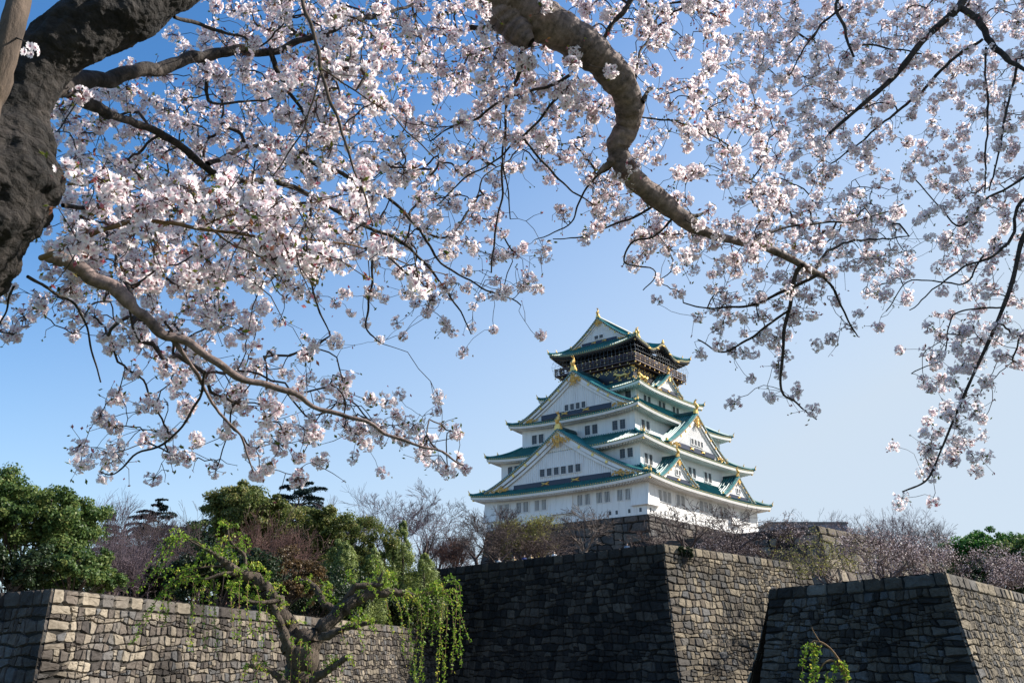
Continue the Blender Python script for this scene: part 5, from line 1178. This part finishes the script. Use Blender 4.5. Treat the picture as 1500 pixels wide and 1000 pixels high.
# sample flower clusters over the crown; each takes its distance from the limb it hangs by
samp = {'A': [], 'B': []}; LK = {'A': [], 'B': []}
for key, T_ in (('A', TREE_A), ('B', TREE_B)):
    for name, mt, pts in T_['limbs']:
        if mt in ('shoot',): continue
        S = smoothline(np.array(pts, float), 5)
        for q in S: LK[key].append((q[0], q[1], q[3]))
LA_, LB_ = np.array(LK['A']), np.array(LK['B'])
for y0 in range(-300, 750, 50):
    for x0 in range(0, 1800, 50):
        dv = dens(x0 + 25, y0 + 25)
        if dv <= 0: continue
        right = x0 > 1230 or (x0 > 1050 and y0 < 200)
        k = dv * (1.9 if right else 1.22) * (.6 if y0 < 0 else 1) * (.9 if y0 >= 450 and x0 < 750 else 1) * (dv / 7.5) ** .35
        n = int(k) + (CN.rand() < k - int(k))
        for _ in range(n):
            x, y = x0 + CN.uniform(0, 50), y0 + CN.uniform(0, 50)
            da = np.hypot(LA_[:, 0] - x, LA_[:, 1] - y); db = np.hypot(LB_[:, 0] - x, LB_[:, 1] - y); ia, ib = da.argmin(), db.argmin()
            A_ = da[ia] < db[ib]
            # a stem crossing close by does not carry every blossom: mix in the next layer back
            ii = CN.choice(np.argsort(da)[:40] if A_ else np.argsort(db)[:40])
            Y = (LA_ if A_ else LB_)[ii, 2] + abs(CN.normal()) * .55 - .12 + (.5 if (A_ and y < 300 and x < 700) else 0) * CN.rand()
            Y += .5 if (A_ and y > 430 and x < 750) else 0; p = at(x, y, max(2.5, Y)); samp['A' if A_ else 'B'].append((*p, 0))
# the close shoots carry large white flowers of their own
nears = []
for cx_, cy_, n_, sp in ((200, 285, 6, 22), (195, 320, 4, 20), (115, 352, 7, 24), (290, 300, 8, 32), (330, 285, 5, 24), (400, 330, 13, 38), (395, 375, 10, 30), (425, 350, 8, 30), (365, 330, 5, 22), (510, 295, 4, 16), (545, 370, 3, 22), (620, 398, 4, 18), (120, 240, 3, 20), (240, 300, 4, 24), (450, 395, 3, 20), (480, 385, 3, 22), (160, 268, 4, 18)):
    for _ in range(n_): nears.append((*at(cx_ + CN.normal() * sp * .6, cy_ + CN.normal() * sp * .6, 1.87 + CN.normal() * .05), 1))
# a small spray on the trunk
rA = grow_cherry('cherry_tree', 'old blossoming cherry with a dark burled trunk at the left edge and an arching bough', TREE_A, samp['A'] + nears, None, 'A', .0136, 1.)
rB = grow_cherry('cherry_tree', 'cherry whose slender dark blossoming branches hang in from the upper right corner', TREE_B, samp['B'], None, 'B', .0162, 1.1)
print('clusters/flowers', rA[1:], rB[1:])
# upright young stem before the trunk at the left edge
stem = empty('cherry_sapling', (at(-310, 1290, 1.7)[0], 1.7, -1.6), 0, 'slim grey brown young stem standing before the old trunk at the left edge', 'tree'); so = tuple(stem.location)
P, r = limb_arr([(-330, 1400, 60, 1.7), (-190, 800, 50, 1.7), (-95, 480, 46, 1.7), (-36, 270, 44, 1.7), (-12, 170, 43, 1.7), (5, 90, 42, 1.7), (20, -10, 40, 1.7), (44, -200, 34, 1.7)])
t = TS(); t.add(P + CN.normal(size=P.shape) * .0012, r, 14); t.build('stem', M['stem'], stem, so)
P, r = limb_arr([(10, 50, 10, 1.7), (28, 58, 4, 1.68), (40, 68, 2.5, 1.66)]); t = TS(); t.add(P, r, 5); t.build('spur', M['stem'], stem, so)
VV, FF, AA = [], [], []; nb = 0
for k, (x, y) in enumerate(((36, 76), (46, 80), (52, 70), (44, 68), (58, 77))):
    fv, ff, ftt = FLOWERS[k % 4]; d = np.array([[CN.normal() * .5, -.8, -.3]]); X_, Y_, Z_ = basis(d); p = at(x, y, 1.66)
    VV.append(p + .011 * (fv[:, 0:1] * X_ + fv[:, 1:2] * Y_ + fv[:, 2:3] * Z_)); FF.append(ff + nb); nb += len(fv); AA.append(ftt)
np_mesh('blossoms', np.concatenate(VV), np.concatenate(FF), M['petal'], stem, attrs={'tint': np.concatenate(AA)}, off=so)
# ------------------------------------------------------------------ people
M['skin'] = plain('skin', (.45, .28, .2), .6, var=.05)
M['hair'] = plain('hair', (.015, .012, .01), .5, var=.1)
CLOTH = [plain('cloth', c, .8, var=.08) for c in ((.75, .75, .75), (.05, .08, .25), (.5, .36, .2), (.03, .03, .035), (.45, .08, .07), (.25, .3, .38))]
M['trouser'] = plain('trouser', (.04, .045, .06), .8, var=.1)
def person_mesh(kind, cloth, pose=0):
    """one standing figure: legs, torso, arms, neck and head as one mesh, 1.68 m tall; feet at z = 0"""
    q = MB()
    for s in (-1, 1):
        q.tube([(s * .10, .09, .03), (s * .10, -.05, .06)], [.04, .05], 8, 1)
        q.tube([(s * .10, -.02, .03), (s * .10, 0, .10), (s * .10, .01, .46), (s * .09, 0, .82), (s * .07, 0, .93)], [.045, .045, .065, .09, .09], 10, 1)
        hx, hy, hz = (s * .24, .05, .80) if pose == 0 else (s * .14, .30, 1.08)
        q.tube([(s * .15, 0, 1.40), (s * .205, 0, 1.36), (s * .24, -.01 if pose == 0 else .06, 1.10), (hx, hy, hz)], [.05, .062, .048, .036], 8, 0)
        q.tube([(hx, hy, hz), (hx, hy + .03, hz - .06), (hx, hy + .05, hz - .14)], [.032, .042, .018], 7, 2)
        for f in range(4): q.tube([(hx - .03 + .02 * f, hy + .05, hz - .10), (hx - .03 + .02 * f, hy + .07, hz - .17)], [.009, .007], 4, 2)
        q.tube([(hx - s * .04, hy + .04, hz - .05), (hx - s * .06, hy + .06, hz - .10)], [.011, .008], 4, 2)
    q.tube([(0, 0, .86), (0, 0, 1.0), (0, 0, 1.15), (0, .01, 1.32), (0, 0, 1.42), (0, 0, 1.46)], [.15, .155, .15, .17, .13, .06], 12, 0)
    q.tube([(0, 0, 1.42), (0, .01, 1.52)], [.055, .05], 8, 2)
    q.tube([(0, .02, 1.46), (0, .025, 1.50), (0, .02, 1.58), (0, .01, 1.64), (0, 0, 1.68)], [.045, .07, .082, .07, .02], 10, 2)
    q.tube([(0, .09, 1.58), (0, .115, 1.55)], [.012, .016], 5, 2)
    for s in (-1, 1): q.tube([(s * .03, .088, 1.595), (s * .03, .098, 1.595)], [.01, .008], 5, 3); q.tube([(s * .08, 0, 1.58), (s * .095, -.01, 1.57)], [.02, .015], 5, 2)
    q.tube([(-.02, .096, 1.525), (.02, .096, 1.525)], [.006, .006], 4, 3)
    me = q.build('person', [cloth, M['trouser'], M['skin'], M['hair']], smooth=True)
    h = MB(); h.tube([(0, -.05, 1.50), (0, -.03, 1.58), (0, -.012, 1.66), (0, -.005, 1.705)], [.06, .088, .085, .03], 10, 0); h.build('hair', M['hair'], me, smooth=True)
    return me
def put(px, py, Y, ground, kind, label, rot, pose=0):
    o = person_mesh(kind, CLOTH[kind], pose); p = at(px, py, Y); o.location = (p[0], Y, ground); o.rotation_euler = (0, 0, rot)
    tag(o, label, 'person', 'people at the edge of the bastion'); return o
# where the bastion edge runs, people stand a step behind the capstones
def edge_Y(px):
    d = LA - KA; k = (px - 750) / FPX
    best = min(np.linspace(0, 1, 400), key=lambda t: abs(px_of(np.array([*(KA + d * t + V2(.6, 1.)), ZA]))[0] - px)); return (KA + d * best + V2(.6, 1.0))
for px, kind, lab, rot, pose in ((731, 0, 'person in white top at the left end of the bastion edge', 2.6, 0), (752, 2, 'person in tan top looking over the bastion edge', 3.4, 1), (769, 1, 'person in dark blue stooping behind the capstones beside the one in tan', 3.0, 1), (777, 2, 'person in tan coat standing right of the dark blue one', 3.0, 0), (803, 3, 'person in black next to a white shirt on the bastion edge', 3.1, 0), (811, 0, 'person in white shirt leaning on the capstones', 2.9, 1), (918, 5, 'person in grey blue near the bastion corner', 3.1, 0)):
    e = edge_Y(px); o = put(px, 815, e[1], ZA - 1.15, kind, lab, rot, pose); o.location = (e[0], e[1], ZA - 1.15)
# visitors on the balcony of the tower
protos = []
kinds = [3, 1, 0, 5, 4, 2]
NAMES_ = ['black', 'dark blue', 'white', 'grey blue', 'red', 'tan']
cnt = {}
def balcony(fr, l, o, rot):
    k = wr.randrange(6)
    if k not in cnt: cnt[k] = person_mesh(kinds[k], CLOTH[kinds[k]], 1); o_ = cnt[k]
    else:
        o_ = cnt[k].copy(); COL.objects.link(o_)
        for ch in cnt[k].children: c_ = ch.copy(); COL.objects.link(c_); c_.parent = o_
    x, y, _ = FR[fr](l, o, 0); p = cw(x, y); o_.location = (p[0], p[1], 49.89); o_.rotation_euler = (0, 0, CYAW + rot + wr.uniform(-.5, .5))
    tag(o_, 'visitor in %s behind the railing of the castle balcony, %s side' % (NAMES_[k], 'shaded' if fr == 'front' else 'sunlit'), 'person', 'visitors in %s on the %s side of the castle balcony' % (NAMES_[k], 'shaded' if fr == 'front' else 'sunlit'))
for i in range(20): balcony('front', -8.0 + i * .84 + wr.uniform(-.2, .2), 8.5, pi)
for i in range(16): balcony('right', -8.0 + i * 1.05 + wr.uniform(-.2, .2), 8.1, -pi / 2)
